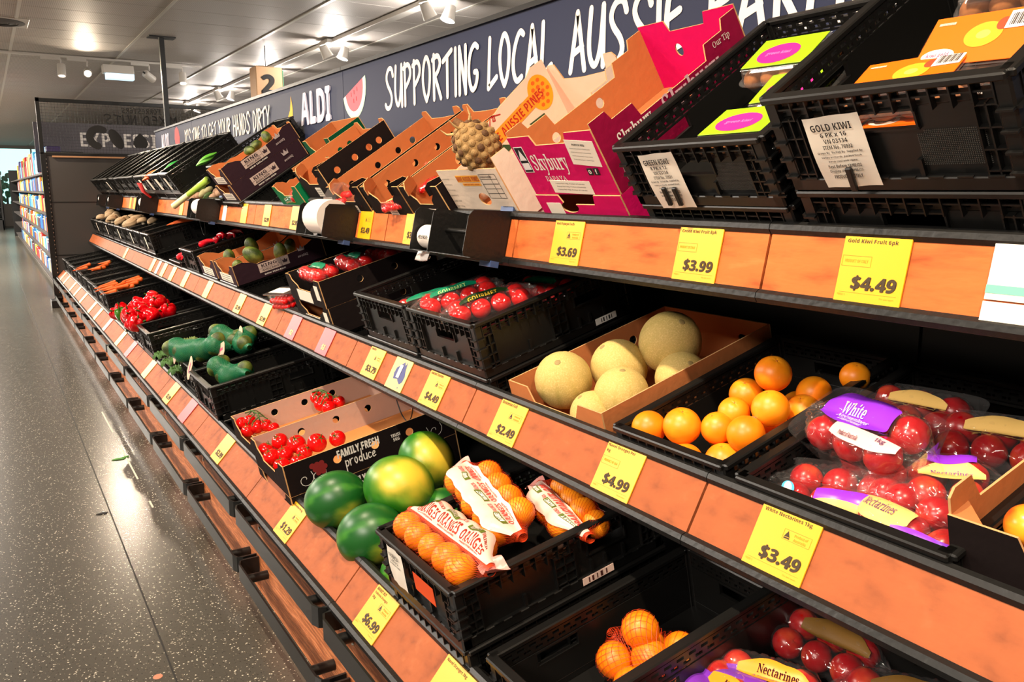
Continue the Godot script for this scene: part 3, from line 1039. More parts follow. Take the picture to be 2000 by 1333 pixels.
	for sh in 4:
		for k in 7:
			solo("drink_bottle", MB.new().lathe(V([0.0, 0, 0.06, 0, 0.062, 0.2, 0.02, 0.28, 0.02, 0.33, 0, 0.33]), 10).mesh(), mat([Color(0.25, 0.65, 0.8), Color(0.85, 0.85, 0.3), Color(0.3, 0.7, 0.4), Color(0.8, 0.9, 0.95)][(k / 2 + sh) % 4], 0.2), "bottle in the far fridge, %s shelf up, %s from its left" % [NTH[sh], NTH[k]], "bottle", pos(-0.8 + 0.2 * k, 0.465 + 0.45 * sh, -40.2), "bottles in the far fridge")

# ------------------------------------------------------------------ price tags and bag rolls
func board_at(r: String, z: float, up := 0.5, out_ := 0.0) -> Transform3D:   # on a front board: x along +z, y up the board, z outwards
	var R: Dictionary = ROWS[r]
	var d: Vector2 = (R.top - R.bot).normalized()
	var p: Vector2 = R.bot.lerp(R.top, up) + Vector2(-d.y, d.x) * out_
	return Transform3D(Basis(Vector3(0, 0, 1), Vector3(d.x, d.y, 0), Vector3(-d.y, d.x, 0)), Vector3(p.x, p.y, z))

func price_tags() -> void:
	var rows := {
		"T": [[-0.944, "$4.49", "Gold Kiwi Fruit 6pk", "PRODUCT OF ITALY", "gold kiwifruit crate"], [-1.401, "$3.99", "Green Kiwi Fruit 8pk", "PRODUCT OF ITALY", "green kiwifruit crate"], [-1.921, "$3.69", "Red Papaya Each", "Product of Australia", "pink papaya carton"],
			[-2.943, "$3.49", "", "Product of Australia", "cherry tomatoes, right of two alike"], [-3.42, "$3.49", "", "Product of Australia", "big bag roll"], [-4.40, "$2.99", "", "", "green cartons"], [-4.93, "$2.99", "", "", "purple avocado cartons, right"], [-5.44, "", "", "", "purple avocado cartons, left"],
			[-5.95, "", "", "", "white", "w"], [-7.45, "", "", "", "stacked crates by the leek"], [-9.75, "", "", "", "far crates, right of three"], [-10.05, "", "", "", "far crates, middle of three"], [-10.35, "", "", "", "far crates, left of three"]],
		"M": [[-0.974, "$3.49", "White Nectarines 1kg", "Product of Australia", "nectarine crate"], [-1.464, "$4.99", "Navel Oranges Per kg", "PRODUCT OF USA", "loose navel oranges"], [-1.968, "$2.49", "Rockmelon Each", "Product of Australia", "rockmelons"], [-2.441, "$4.49", "Gourmet Tomatoes", "Product of Australia", "near tomato crate"],
			[-2.725, "", "", "", "map", "m"], [-2.968, "$3.79", "Tomatoes", "Product of Australia", "far tomato crate"], [-3.512, "$3", "", "", "nearer of two red ones", "r"], [-3.974, "$2", "", "", "farther of two red ones", "r"], [-4.476, "$2.99", "", "", "cherry tomato punnet"], [-4.997, "$2.99", "", "", "open avocado carton"],
			[-5.839, "", "", "", "chilli crate"], [-6.595, "", "", "", "left of the chilli crate"], [-7.10, "", "", "", "carrot crate"], [-7.49, "", "", "", "right of the pale middle row tag"], [-7.757, "", "", "", "pale", "w"], [-8.041, "", "", "", "left of the pale middle row tag"], [-9.719, "", "", "", "mushroom crates"]],
		"B": [[-1.559, "", "Navel Oranges 3kg", "", "netted navel oranges"], [-1.985, "$6.99", "MARKET BUY Valencia Oranges 3kg", "Product of Australia", "crate of bagged valencia oranges"], [-2.751, "$1.29", "Watermelon Per kg", "Product of Australia", "watermelons"], [-3.74, "$2.99", "", "", "boxed truss tomatoes"], [-4.516, "", "", "", "nearest red one", "r"],
			[-4.973, "$2.99", "", "", "netted avocados"], [-5.75, "", "", "", "crate with loose greens"], [-6.562, "", "", "", "farther red one", "r"], [-7.091, "", "", "", "near end of the red capsicums"], [-7.904, "", "", "", "pink", "p"], [-8.631, "", "", "", "far end of the red capsicums"], [-9.149, "", "", "", "near carrot crate"],
			[-10.009, "", "", "", "middle carrot crate"], [-10.714, "", "", "", "far carrot crate"], [-11.284, "", "", "", "third from the far end"], [-12.182, "", "", "", "second from the far end"], [-12.73, "", "", "", "last before the far end"]],
	}
	for r in rows:
		var word: String = ROWS[r].word
		for q in rows[r]:
			var z: float = q[0]
			var kind: String = q[5] if q.size() > 5 else "y"
			var lab := ""
			match kind:
				"y": lab = "yellow price tag%s, %s row, by the %s" % [" reading " + q[1] if q[1] else "", word, q[4]]
				"w": lab = "%s blank price tag on the %s row front board" % [q[4] if q[4] != "white" else "white", word]
				"m": lab = "yellow tag printed with a blue map of Australia on the middle row"
				"r": lab = "red price tag on the %s row, %s" % [word, q[4]]
				"p": lab = "pale pink price tag on the bottom row front board"
			var o := thing("price_tag", lab, "price tag", board_at(r, z, 0.5, 0.0032), "price tags on the %s row" % word)
			var w := 0.14
			var h := 0.13
			if kind == "w":
				w = 0.1
			var m: Material = {"y": M.yellow, "w": M.paper, "m": M.yellow_pale, "r": M.red_tag, "p": mat(Color(0.86, 0.62, 0.58), 0.5)}[kind]
			if kind == "y" and r == "B" and z < -5.0:
				m = M.yellow_pale
			part("card", MB.new().rbox(Vector3.ZERO, Vector3(w, h, 0.0036), 0.0006).mesh(), m, o)
			var front := 0.0022
			if kind == "m":
				part("map_print", MB.new().at(pos(0.012, 0.0, front)).prism(V([-0.05, 0.0, -0.045, 0.022, -0.015, 0.04, 0.0, 0.052, 0.012, 0.038, 0.02, 0.055, 0.03, 0.02, 0.042, 0.0, 0.04, -0.022, 0.024, -0.034, 0.008, -0.028, -0.008, -0.018, -0.04, -0.022]), 0, 0).prism(V([0.018, -0.045, 0.028, -0.045, 0.023, -0.054]), 0, 0).mesh(), mat(Color(0.20, 0.22, 0.47), 0.5), o)
				part("slip", MB.new().box(Vector3(0.0, 0.012, front + 0.001), Vector3(0.024, 0.05, 0.0008)).mesh(), M.paper, o)
				continue
			if q[1]:
				letters("price", q[1], "heavy", 0.092 if q[1].length() > 3 else 0.04, 0.029, M.price if kind == "y" else M.yellow_pale, o, pos(0.010, -0.026, front), 0.06)
				if kind == "r":
					continue
				part("rule", MB.new().box(Vector3(0.0, -0.045, front), Vector3(0.12, 0.0006, 0.0002)).mesh(), M.faint, o)
			if q[2]:
				var words: String = q[2]
				if words.begins_with("MARKET"):
					letters("product_name", "MARKET BUY", "bold", 0.058, 0.009, M.price, o, pos(-0.033, 0.056, front))
					letters("product_name", "Valencia Oranges", "bold", 0.082, 0.0095, M.price, o, pos(-0.021, 0.043, front))
					letters("product_name", "3kg", "bold", 0.019, 0.010, M.price, o, pos(-0.053, 0.030, front))
				elif words.begins_with("Navel Oranges Per"):
					letters("product_name", "Navel Oranges Per", "bold", 0.10, 0.010, M.price, o, pos(-0.015, 0.054, front))
					letters("product_name", "kg", "bold", 0.013, 0.010, M.price, o, pos(-0.057, 0.040, front))
				else:
					letters("product_name", words, "bold", minf(0.125, 0.0056 * words.length()), 0.0105, M.price, o, pos(-0.062 + minf(0.125, 0.0056 * words.length()) / 2, 0.054, front))
			if q[3] and z > -4.0:
				var au: bool = q[3].ends_with("Australia")
				var bx := 0.028 if au else -0.035
				var by := 0.022 if au else 0.016
				var bw := 0.062
				part("origin_frame", MB.new().strokes([PackedVector2Array([Vector2(bx - bw / 2, by - 0.01), Vector2(bx + bw / 2, by - 0.01), Vector2(bx + bw / 2, by + 0.01), Vector2(bx - bw / 2, by + 0.01), Vector2(bx - bw / 2, by - 0.01)])], 0.0007).at(pos(0, 0, front)).mesh(), M.faint, o, pos(0, 0, front))
				if au:
					part("origin_mark", MB.new().prism(V([bx - 0.028, by - 0.004, bx - 0.015, by - 0.004, bx - 0.0215, by + 0.008]), 0, 0).box(Vector3(bx - 0.0215, by - 0.0065, 0), Vector3(0.013, 0.003, 0.0002)).mesh(), M.price, o, pos(0, 0, front))
					letters("origin", "Product of", "bold", 0.03, 0.006, M.faint, o, pos(bx + 0.009, by + 0.0035, front))
					letters("origin", "Australia", "bold", 0.028, 0.006, M.faint, o, pos(bx + 0.008, by - 0.005, front))
				else:
					letters("origin", q[3], "bold", 0.05, 0.006, M.faint, o, pos(bx, by, front))
			if z > -3.0 and q[1]:
				letters("small_print", "75c per each", "regular", 0.03, 0.004, M.faint, o, pos(0.042, -0.052, front))
				letters("small_print", "76932 S", "regular", 0.018, 0.004, M.faint, o, pos(-0.055, -0.050, front))
	# two plain cards at the near end of the top row
	var cd := thing("info_card", "white card with a teal stripe at the near end of the top row front", "card", board_at("T", -0.62, 0.5, 0.004))
	part("card", MB.new().rbox(Vector3(0, 0.02, 0), Vector3(0.215, 0.10, 0.004), 0.0006).mesh(), M.paper, cd)
	part("card", MB.new().rbox(Vector3(0, -0.055, 0.002), Vector3(0.215, 0.044, 0.004), 0.0006).mesh(), M.paper, cd)
	part("stripe", MB.new().box(Vector3(0, -0.012, 0.0024), Vector3(0.215, 0.014, 0.0006)).mesh(), mat(Color(0.45, 0.74, 0.66), 0.5), cd)
	# bag roll brackets on the top row
	var spots := [[-2.24, "beside the pink papaya carton, printed roll in it", 0.042, 0.0], [-3.52, "with the largest white roll, below the cherry tomato cartons", 0.082, 0.0], [-6.10, "below the purple avocado cartons with a yellow clip", 0.058, 0.0], [-8.60, "right of the three close yellow tags", 0.05, 0.0], [-11.0, "second from the far end", 0.05, 0.0], [-12.0, "last at the far end", 0.05, 0.0]]
	var proto: Node3D
	for k in spots.size():
		var q: Array = spots[k]
		var lab: String = "black steel bag roll bracket " + q[1]
		var tf := board_at("T", q[0], 0.5, 0.004)
		if proto == null:
			proto = thing("bag_bracket", lab, "bracket", tf, "bag roll brackets on the top row")
			var plate := PackedVector2Array([Vector2(0.0, -0.085), Vector2(0.15, -0.085), Vector2(0.155, -0.07), Vector2(0.155, 0.04), Vector2(0.14, 0.062), Vector2(0.0, 0.085)])
			var turn := Transform3D(Basis(Vector3(0, 0, 1), Vector3(0, 1, 0), Vector3(-1, 0, 0)), Vector3.ZERO)
			for x in [0.0, -0.29, -0.43]:
				part("plate", MB.new().at(turn).prism(plate if x == 0.0 else PackedVector2Array([Vector2(0, -0.085), Vector2(0.13, -0.085), Vector2(0.13, 0.05), Vector2(0.115, 0.068), Vector2(0, 0.07)]), -x, -x + 0.003).mesh(), M.steel_black, proto)
			part("flange", MB.new().box(Vector3(-0.215, -0.085, 0.06), Vector3(0.43, 0.003, 0.13)).mesh(), M.steel_black, proto)
			part("back_plate", MB.new().box(Vector3(-0.215, -0.01, 0.001), Vector3(0.43, 0.15, 0.003)).mesh(), M.black, proto)
			part("tab", MB.new().box(Vector3(-0.035, 0.088, -0.005), Vector3(0.075, 0.045, 0.012)).mesh(), M.blue_tab, proto, Transform3D(), "blue hook tab")
			part("tab", MB.new().box(Vector3(-0.03, -0.093, 0.035), Vector3(0.07, 0.02, 0.03)).mesh(), M.blue_tab, proto, Transform3D(), "blue hook tab")
			part("spindle", MB.new().at(rot(Vector3.BACK, 90, Vector3(0, 0.0, 0.07))).lathe(V([0.008, 0, 0.008, 0.43]), 10).mesh(), M.black, proto)
		else:
			copy(proto, "bag_bracket", lab, tf)
		var rr: float = q[2]
		var roll := thing("bag_roll", "white bag roll in the bracket " + q[1], "bag roll", tf * pos(0, -0.03 if k == 0 else 0.008, 0.075 if k == 0 else 0.085), "bag rolls")
		var x0 := -0.42 if k == 0 else -0.27
		var rl := 0.105 if k == 0 else 0.2
		part("paper", MB.new().at(rot(Vector3.BACK, 90, Vector3(x0 + rl + 0.005, 0, 0))).lathe(V([0.02, 0.0, rr, 0.0, rr, rl, 0.02, rl, 0.02, 0.0]), 28).mesh(), mat(Color(0.93, 0.88, 0.84), 0.8), roll)
		part("core", MB.new().at(rot(Vector3.BACK, 90, Vector3(x0 + rl + 0.007, 0, 0))).lathe(V([0.011, 0.0, 0.024, 0.0, 0.024, rl + 0.004, 0.011, rl + 0.004, 0.011, 0.0]), 16).mesh(), mat(Color(0.50, 0.37, 0.26), 0.8), roll)
		if k < 2:
			var tail := func(u: float, v: float) -> Vector3:
				return Vector3(x0 + 0.005 + 0.1 * u - v * 0.11 + 0.012 * sin(v * 7.0 + u * 3.0), -0.06 - 0.02 * sin(v * 3.0) - 0.012 * cos(u * 4.0 + v * 9.0), 0.03 - 0.055 * v)
			part("loose_end", MB.new().surf(8, 12, tail).mesh(), mat(Color(0.93, 0.90, 0.88), 0.6), roll)
		if k == 0:
			var f := rot(Vector3.RIGHT, -10, Vector3(x0 + 0.055, -0.006, 0.0425))
			letters("print", "PLEASE", "bold", 0.07, 0.016, M.ink, roll, f * pos(0, 0.0, 0.0005))
	# loose leaf bits on the floor
	solo("leaf", MB.new().paint(Color(0.33, 0.55, 0.25)).prism(V([-0.04, 0, -0.015, 0.02, 0.02, 0.012, 0.04, 0.0, 0.02, -0.018, -0.02, -0.012]), 0.001, 0.004).prism(V([0.02, 0.02, 0.05, 0.035, 0.06, 0.02, 0.035, 0.008]), 0.001, 0.006).mesh(), M.v, "torn green leaf lying on the floor near the plinth", "leaf", Transform3D(Basis(Vector3.RIGHT, -PI / 2), Vector3(0.543, 0.001, -5.37)))
	solo("scrap", MB.new().prism(V([-0.03, 0, 0.0, 0.014, 0.03, 0.006, 0.01, -0.012]), 0.001, 0.004).mesh(), M.ink, "small dark scrap lying on the terrazzo floor", "scrap", Transform3D(Basis(Vector3.RIGHT, -PI / 2), Vector3(0.353, 0.001, -4.47)))
	solo("sticker", MB.new().lathe(V([0.016, 0.0, 0.015, 0.0012, 0, 0.0012]), 16).mesh(), mat(Color(0.80, 0.52, 0.40), 0.6), "round peach coloured sticker on the floor at the photo's bottom edge", "sticker", pos(0.341, 0.0005, -2.79))

# ------------------------------------------------------------------ crates and cartons
var crates := {}

func crate_wall(W: float, h: float, end_wall: bool) -> ArrayMesh:
	var b := MB.new()
	b.rbox(Vector3(0, h - 0.007, -0.003), Vector3(W, 0.014, 0.026), 0.003)
	b.rbox(Vector3(0, 0.013, -0.006), Vector3(W - 0.002, 0.026, 0.016), 0.002)
	for sg in [-1, 1]:
		b.rbox(Vector3(sg * (W / 2 - 0.012), h / 2, -0.007), Vector3(0.024, h, 0.018), 0.002)
		for k in 4:
			b.box(Vector3(sg * (W / 2 - 0.012), 0.035 + k * (h - 0.06) / 4.0, 0.004), Vector3(0.026, 0.004, 0.012))
	# ribs and staggered slots below the rim
	var top := h - 0.014
	var nslot := int(W / 0.036)
	var pitch := (W - 0.05) / nslot
	for j in 3:
		b.box(Vector3(0, top - 0.0045 - 0.013 * j, -0.011), Vector3(W - 0.04, 0.006, 0.004))
	for j in 2:
		for k in nslot + 1:
			var x := -W / 2 + 0.025 + pitch * (k + (0.5 if j else 0.0))
			if x < W / 2 - 0.02:
				b.box(Vector3(x, top - 0.011 - 0.013 * j, -0.011), Vector3(pitch * 0.42, 0.0075, 0.004))
	for k in nslot + 1:
		b.box(Vector3(-W / 2 + 0.025 + pitch * k, top - 0.02, -0.003), Vector3(0.0028, 0.04, 0.014))
	b.box(Vector3(0, top - 0.016, -0.004), Vector3(W - 0.05, 0.003, 0.010))
	var y1 := top - 0.036
	var y0 := 0.026
	# the sheet, with a hand hole in end walls and in the rear half of side walls
	var hx := 0.0 if end_wall else W * 0.22
	var hw := 0.062
	var hy1 := y1 - 0.004
	var hy0 := y1 - 0.040
	var x0 := -W / 2 + 0.02
	var x1 := W / 2 - 0.02
	var sz := -0.013
	for q in [[x0, hx - hw, y0, y1], [hx + hw, x1, y0, y1], [hx - hw, hx + hw, y0, hy0], [hx - hw, hx + hw, hy1, y1]]:
		b.box(Vector3((q[0] + q[1]) / 2, (q[2] + q[3]) / 2, sz), Vector3(q[1] - q[0], q[3] - q[2], 0.003))
	for q in [[hx, hy0, hw * 2 + 0.006, 0.004], [hx, hy1, hw * 2 + 0.006, 0.004], [hx - hw, (hy0 + hy1) / 2, 0.004, hy1 - hy0], [hx + hw, (hy0 + hy1) / 2, 0.004, hy1 - hy0]]:
		b.box(Vector3(q[0], q[1], sz + 0.003), Vector3(q[2], q[3], 0.010))
	# rib grids
	var cols := [[-W / 2 + 0.024, -W / 2 + 0.062], [W / 2 - 0.062, W / 2 - 0.024]]
	if not end_wall:
		cols.append([-0.03, 0.03])
	for q in cols:
		for k in 3:
			b.box(Vector3(lerpf(q[0], q[1], k / 2.0), (y0 + y1) / 2, -0.006), Vector3(0.003, y1 - y0, 0.012))
		for k in 4:
			b.box(Vector3((q[0] + q[1]) / 2, lerpf(y0 + 0.01, y1 - 0.004, k / 3.0), -0.006), Vector3(q[1] - q[0], 0.003, 0.012))
	# catches standing on the bottom bar
	for x in ([-0.05, 0.05] if end_wall else [W * 0.13, W * 0.2, W * 0.3, -W * 0.2]):
		b.box(Vector3(x, y0 + 0.016, -0.008), Vector3(0.008, 0.034, 0.010))
	for k in int(W / 0.05):
		b.box(Vector3(-W / 2 + 0.05 + 0.05 * k, 0.027, 0.0005), Vector3(0.026, 0.003, 0.006))
	return b.mesh()

# origin at the bottom of the front wall
func crate(label: String, tf: Transform3D, h := 0.18, w := 0.435, d := 0.62, low := false) -> Node3D:
	var key := "%.3f %.3f %.3f" % [h, w, d]
	if crates.has(key):
		return copy(crates[key], "produce_crate", label, tf)
	var o := thing("produce_crate", label, "crate", tf, "black folding produce crates")
	crates[key] = o
	var e := crate_wall(w, h, true)
	var s := crate_wall(d, h, false)
	part("end_wall", e, M.black, o)
	part("end_wall", e, M.black, o, rot(Vector3.UP, 180, Vector3(0, 0, -d)))
	part("side_wall", s, M.black, o, rot(Vector3.UP, 90, Vector3(w / 2, 0, -d / 2)))
	part("side_wall", s, M.black, o, rot(Vector3.UP, -90, Vector3(-w / 2, 0, -d / 2)))
	var b := MB.new().box(Vector3(0, 0.006, -d / 2), Vector3(w - 0.03, 0.004, d - 0.03))
	for k in 5:
		b.box(Vector3(lerpf(-w / 2 + 0.03, w / 2 - 0.03, k / 4.0), 0.003, -d / 2), Vector3(0.006, 0.006, d - 0.03))
	part("base", b.mesh(), M.black, o)
	return o

# paper label taped on a crate's front wall; rows of [text, height, width]
func paper(o: Node3D, at_: Transform3D, w: float, h: float, lines: Array, hang := 0.0) -> void:
	var fn := func(u: float, v: float) -> Vector3:
		return Vector3((u - 0.5) * w, (0.5 - v) * h, 0.004 + hang * (0.5 - 0.5 * cos(v * 5.0)) + 0.0015 * sin(u * 9.0 + v * 4.0))
	var p := part("label_paper", MB.new().surf(8, 10, fn).mesh(), M.paper, o, at_, "printed white label paper")
	var y := h / 2 - 0.012
	for q in lines:
		y -= q[1] / 2
		letters("print", q[0], "bold", q[2], q[1], M.ink, p, pos(q[3] if q.size() > 3 else 0.0, y, 0.0065 + hang))
		y -= q[1] / 2 + 0.004

const KRAFT := Color(0.73, 0.45, 0.26)
const EDGE := Color(0.80, 0.62, 0.42)

func profile(L: float, h: float, kind: String) -> PackedVector2Array:
	var a := L / 2
	match kind:
		"flat": return V([-a, 0, a, 0, a, h, -a, h])
		"dip": return V([-a, 0, a, 0, a, h, a * 0.55, h, a * 0.45, h * 0.72, -a * 0.45, h * 0.72, -a * 0.55, h, -a, h])
		"low": return V([-a, 0, a, 0, a, h, a * 0.72, h, a * 0.66, h * 0.8, a * 0.4, h * 0.62, a * 0.36, h * 0.5, -a * 0.36, h * 0.5, -a * 0.4, h * 0.62, -a * 0.66, h * 0.8, -a * 0.72, h, -a, h])
		"tabs": return V([-a, 0, a, 0, a, h, a * 0.93, h * 1.06, a * 0.72, h * 1.06, a * 0.62, h * 0.82, a * 0.12, h * 0.8, a * 0.06, h * 0.8, -a * 0.62, h * 0.82, -a * 0.72, h * 1.06, -a * 0.93, h * 1.06, -a, h])
		"step": return V([-a, 0, a, 0, a, h, a * 0.8, h, a * 0.76, h * 0.86, a * 0.5, h * 0.86, a * 0.46, h * 0.66, -a * 0.46, h * 0.66, -a * 0.5, h * 0.86, -a * 0.76, h * 0.86, -a * 0.8, h, -a, h])
		"notch": return V([-a, 0, a, 0, a, h, a * 0.42, h, a * 0.36, h * 0.84, -a * 0.36, h * 0.84, -a * 0.42, h, -a, h])
		"wave": return V([-a, 0, a, 0, a, h, a * 0.8, h * 1.05, a * 0.66, h * 0.9, a * 0.5, h * 0.78, a * 0.2, h * 0.72, -a * 0.2, h * 0.72, -a * 0.34, h * 0.8, -a * 0.5, h * 0.76, -a * 0.62, h * 0.92, -a * 0.8, h * 1.05, -a, h])
	return V([-a, 0, a, 0, a, h, -a, h])

# cardboard tray; spec: front, rear, side = profile kinds; co, ci = outer and inner colour; holes = list of hole positions along the side (fraction of half length)
func carton(called: String, label: String, tf: Transform3D, w: float, d: float, h: float, co: Color, ci: Color, spec := {}, group := "cardboard produce cartons") -> Node3D:
	var o := thing(called, label, "carton", tf, group)
	var th := 0.0045
	var side: PackedVector2Array = profile(d - 2 * th, spec.get("side_h", h), spec.get("side", "flat"))
	var holes := []
	for x in spec.get("holes", []):
		holes.append([Vector2(x * d / 2, spec.get("hole_y", h * 0.62)), 0.016, 0.016])
	var mirror := []
	for q in holes:
		mirror.append([Vector2(-q[0].x, q[0].y), q[1], q[2]])
	var back := PackedVector2Array()
	for k in range(side.size() - 1, -1, -1):
		back.append(Vector2(-side[k].x, side[k].y))
	var fh: Array = spec.get("front_holes", [])
	if spec.has("left"):
		back = spec.left
	var co_side: Color = spec.get("co_side", co)
	part("front_wall", MB.new().card(profile(w, spec.get("front_h", h), spec.get("front", "flat")), fh, th, co, ci, EDGE).mesh(), M.card, o)
	part("rear_wall", MB.new().card(profile(w, spec.get("rear_h", h), spec.get("rear", "flat")), spec.get("rear_holes", []), th, co, spec.get("ci_rear", ci), EDGE).mesh(), M.card, o, rot(Vector3.UP, 180, Vector3(0, 0, -d)))
	part("side_wall", MB.new().card(side, holes, th, co_side, ci, EDGE).mesh(), M.card, o, rot(Vector3.UP, 90, Vector3(w / 2, 0, -d / 2)))
	part("side_wall", MB.new().card(back, mirror, th, co_side, spec.get("ci_left", ci), EDGE).mesh(), M.card, o, rot(Vector3.UP, -90, Vector3(-w / 2, 0, -d / 2)))
	part("base", MB.new().paint(spec.get("floor", ci)).box(Vector3(0, 0.003, -d / 2), Vector3(w - 0.01, 0.005, d - 0.01)).mesh(), M.card, o)
	if spec.get("corners", false):   # folded corner posts
		for sx in [-1, 1]:
			for zz in [0.0, -d]:
				var sgn := -1.0 if zz == 0.0 else 1.0
				var c := PackedVector2Array([Vector2(sx * (w / 2 - th), zz + sgn * th), Vector2(sx * (w / 2 - 0.055), zz + sgn * th), Vector2(sx * (w / 2 - th), zz + sgn * 0.055)])
				part("corner_post", MB.new().paint(ci).at(Transform3D(Basis(Vector3.RIGHT, PI / 2), Vector3(0, 0, 0))).prism(c, -h * 1.0, -0.006).mesh(), M.card, o)
	return o

# a transform on a carton's right-hand outer wall: local x towards the back, y up
func right_wall(w: float, d: float, x: float, y: float) -> Transform3D:
	return rot(Vector3.UP, 90, Vector3(w / 2 + 0.0008, 0, -d / 2)) * pos(x, y, 0)

# on the inner face of the left wall, facing right: local x runs towards the back
func left_inner(w: float, d: float, x: float, y: float) -> Transform3D:
	return rot(Vector3.UP, 90, Vector3(-w / 2 + 0.0055, 0, -d / 2)) * pos(x, y, 0)

# ------------------------------------------------------------------ wrapped packs: a skin stretched over a set of balls [x, y, z, r], long axis x
class Pack:
	var R := []
	var nu := 48
	var nv := 40
	var x0 := 0.0
	var x1 := 0.0
	var yc := 0.0

	func _init(balls: Array, y_axis: float, tail := 0.03, smooth := 5, base := 0.9):
		yc = y_axis
		x0 = 9.0
		x1 = -9.0
		for b in balls:
			x0 = minf(x0, b[0] - b[3])
			x1 = maxf(x1, b[0] + b[3])
		x0 -= tail
		x1 += tail
		for j in nv + 1:
			var x := lerpf(x0, x1, float(j) / nv)
			var row := []
			for i in nu:
				var a := TAU * i / nu
				var dir := Vector2(cos(a), sin(a))
				var best := 0.010
				for b in balls:
					var rr: float = b[3] * b[3] - (x - b[0]) * (x - b[0])
					if rr <= 0:
						continue
					var c := Vector2(b[1] - yc, b[2])
					var t := dir.dot(c)
					var disc := t * t - c.length_squared() + rr
					if disc >= 0:
						best = maxf(best, t + sqrt(disc))
				row.append(best + 0.0015)
			R.append(row)
		# the skin spans the hollows along the pack
		for i in nu:
			var hull := []
			for j in nv + 1:
				while hull.size() > 1:
					var a: int = hull[-2]
					var b: int = hull[-1]
					if (R[b][i] - R[a][i]) * (j - a) <= (R[j][i] - R[a][i]) * (b - a):
						hull.pop_back()
					else:
						break
				hull.append(j)
			for k in hull.size() - 1:
				var a: int = hull[k]
				var b: int = hull[k + 1]
				for j in range(a + 1, b):
					R[j][i] = lerpf(R[j][i], lerpf(R[a][i], R[b][i], float(j - a) / (b - a)), base)
		for it in smooth:
			var N := []
			for j in nv + 1:
				var row := []
				for i in nu:
					var s: float = R[j][(i + 1) % nu] + R[j][(i + nu - 1) % nu]
					var cnt := 2.0
					if j > 0:
						s += R[j - 1][i]
						cnt += 1
					if j < nv:
						s += R[j + 1][i]
						cnt += 1
					row.append(maxf(R[j][i], s / cnt) if j > 0 and j < nv else R[j][i])
				N.append(row)
			R = N

	func at(u: float, v: float, off := 0.0) -> Vector3:   # u round the pack from the top, v along it
		var fi := fposmod(u, 1.0) * nu
		var fj := clampf(v, 0, 1) * nv
		var i := int(fi) % nu
		var j := mini(int(fj), nv - 1)
		var a := fi - floorf(fi)
		var b := fj - j
		var r: float = lerpf(lerpf(R[j][i], R[j][(i + 1) % nu], a), lerpf(R[j + 1][i], R[j + 1][(i + 1) % nu], a), b) + off
		var q := TAU * u
		return Vector3(lerpf(x0, x1, v), yc + cos(q) * r, sin(q) * r)

	func skin(off := 0.0, wrinkle := 0.0) -> ArrayMesh:
		var fn := func(u: float, v: float) -> Vector3:
			return at(u, v, off + wrinkle * (sin(u * 61.0 + v * 23.0) * sin(v * 47.0 - u * 19.0) + 0.6 * sin(u * 113.0 + 3.0 * sin(v * 31.0))))
		return MB.new().surf(96, 72, fn, true).mesh()

	func patch(u0: float, u1: float, v0: float, v1: float, off: float, shape := 0.0) -> ArrayMesh:
		var fn := func(u: float, v: float) -> Vector3:
			var k := 1.0 - shape * pow(absf(v * 2.0 - 1.0), 2.5)
			return at(lerpf(u0, u1, 0.5 + (u - 0.5) * k), lerpf(v0, v1, v), off)
		return MB.new().surf(20, 24, fn).mesh()

	func net(step: float, w: float) -> ArrayMesh:   # diagonal strands
		var b := MB.new()
		var turns := int(0.24 / step)
		for s in [-1.0, 1.0]:
			for k in turns:
				var prev := Vector3.ZERO
				for j in 31:
					var v := j / 30.0
					var p := at(float(k) / turns + s * v * 0.5, v, 0.0012)
					if j > 0:
						var d := (p - prev).normalized()
						var out_ := (p - Vector3(p.x, yc, 0)).normalized()
						var o := d.cross(out_) * w * 0.5
						b.quad(prev - o, prev + o, p + o, p - o)
					prev = p
		return b.mesh()

	# lettering wrapped on to the skin: centre u, v; u_span round the pack, v_span along it; up = which way the line reads
	func print_on(t: TextMesh, u: float, v: float, wv: float, hu: float, off: float, flip := false) -> ArrayMesh:
		var a := t.get_mesh_arrays()
		var src: PackedVector3Array = a[Mesh.ARRAY_VERTEX]
		var bb := t.get_aabb()
		var out_ := PackedVector3Array()
		var nn := PackedVector3Array()
		for p in src:
			var q := (p - bb.get_center()) / bb.size
			var s := -1.0 if flip else 1.0
			var uu := u - s * q.y * hu
			var vv := v + s * q.x * wv
			var w := at(uu, vv, off)
			out_.append(w)
			nn.append((w - Vector3(w.x, yc, 0)).normalized())
		var m := ArrayMesh.new()
		var arr := []
		arr.resize(Mesh.ARRAY_MAX)
		arr[Mesh.ARRAY_VERTEX] = out_
		arr[Mesh.ARRAY_NORMAL] = nn
		arr[Mesh.ARRAY_INDEX] = a[Mesh.ARRAY_INDEX]
		m.add_surface_from_arrays(Mesh.PRIMITIVE_TRIANGLES, arr)
		return m

# ------------------------------------------------------------------ fruit and vegetables
var kinds := {}
var fr := RandomNumberGenerator.new()
var fnl := FastNoiseLite.new()

func wob(d: Vector3, f: float) -> float:
	return fnl.get_noise_3dv(d * f * 60.0)

func calyx(r: float) -> ArrayMesh:
	var b := MB.new().paint(Color(0.24, 0.38, 0.10))
	for k in 5:
		var a := TAU * k / 5.0
		var d := Vector3(cos(a), 0, sin(a))
		b.tube(PackedVector3Array([Vector3(0, 1.0, 0) * r * 0.97, d * 0.32 * r + Vector3(0, 1.02 * r, 0), d * 0.6 * r + Vector3(0, 0.92 * r, 0), d * 0.8 * r + Vector3(0, 1.02 * r, 0)]), 0.07 * r, 5, 0.015 * r)
	b.tube(PackedVector3Array([Vector3(0, 0.95, 0) * r, Vector3(0.05, 1.2, 0) * r, Vector3(0.22, 1.45, 0.05) * r]), 0.06 * r, 5)
	return b.mesh()

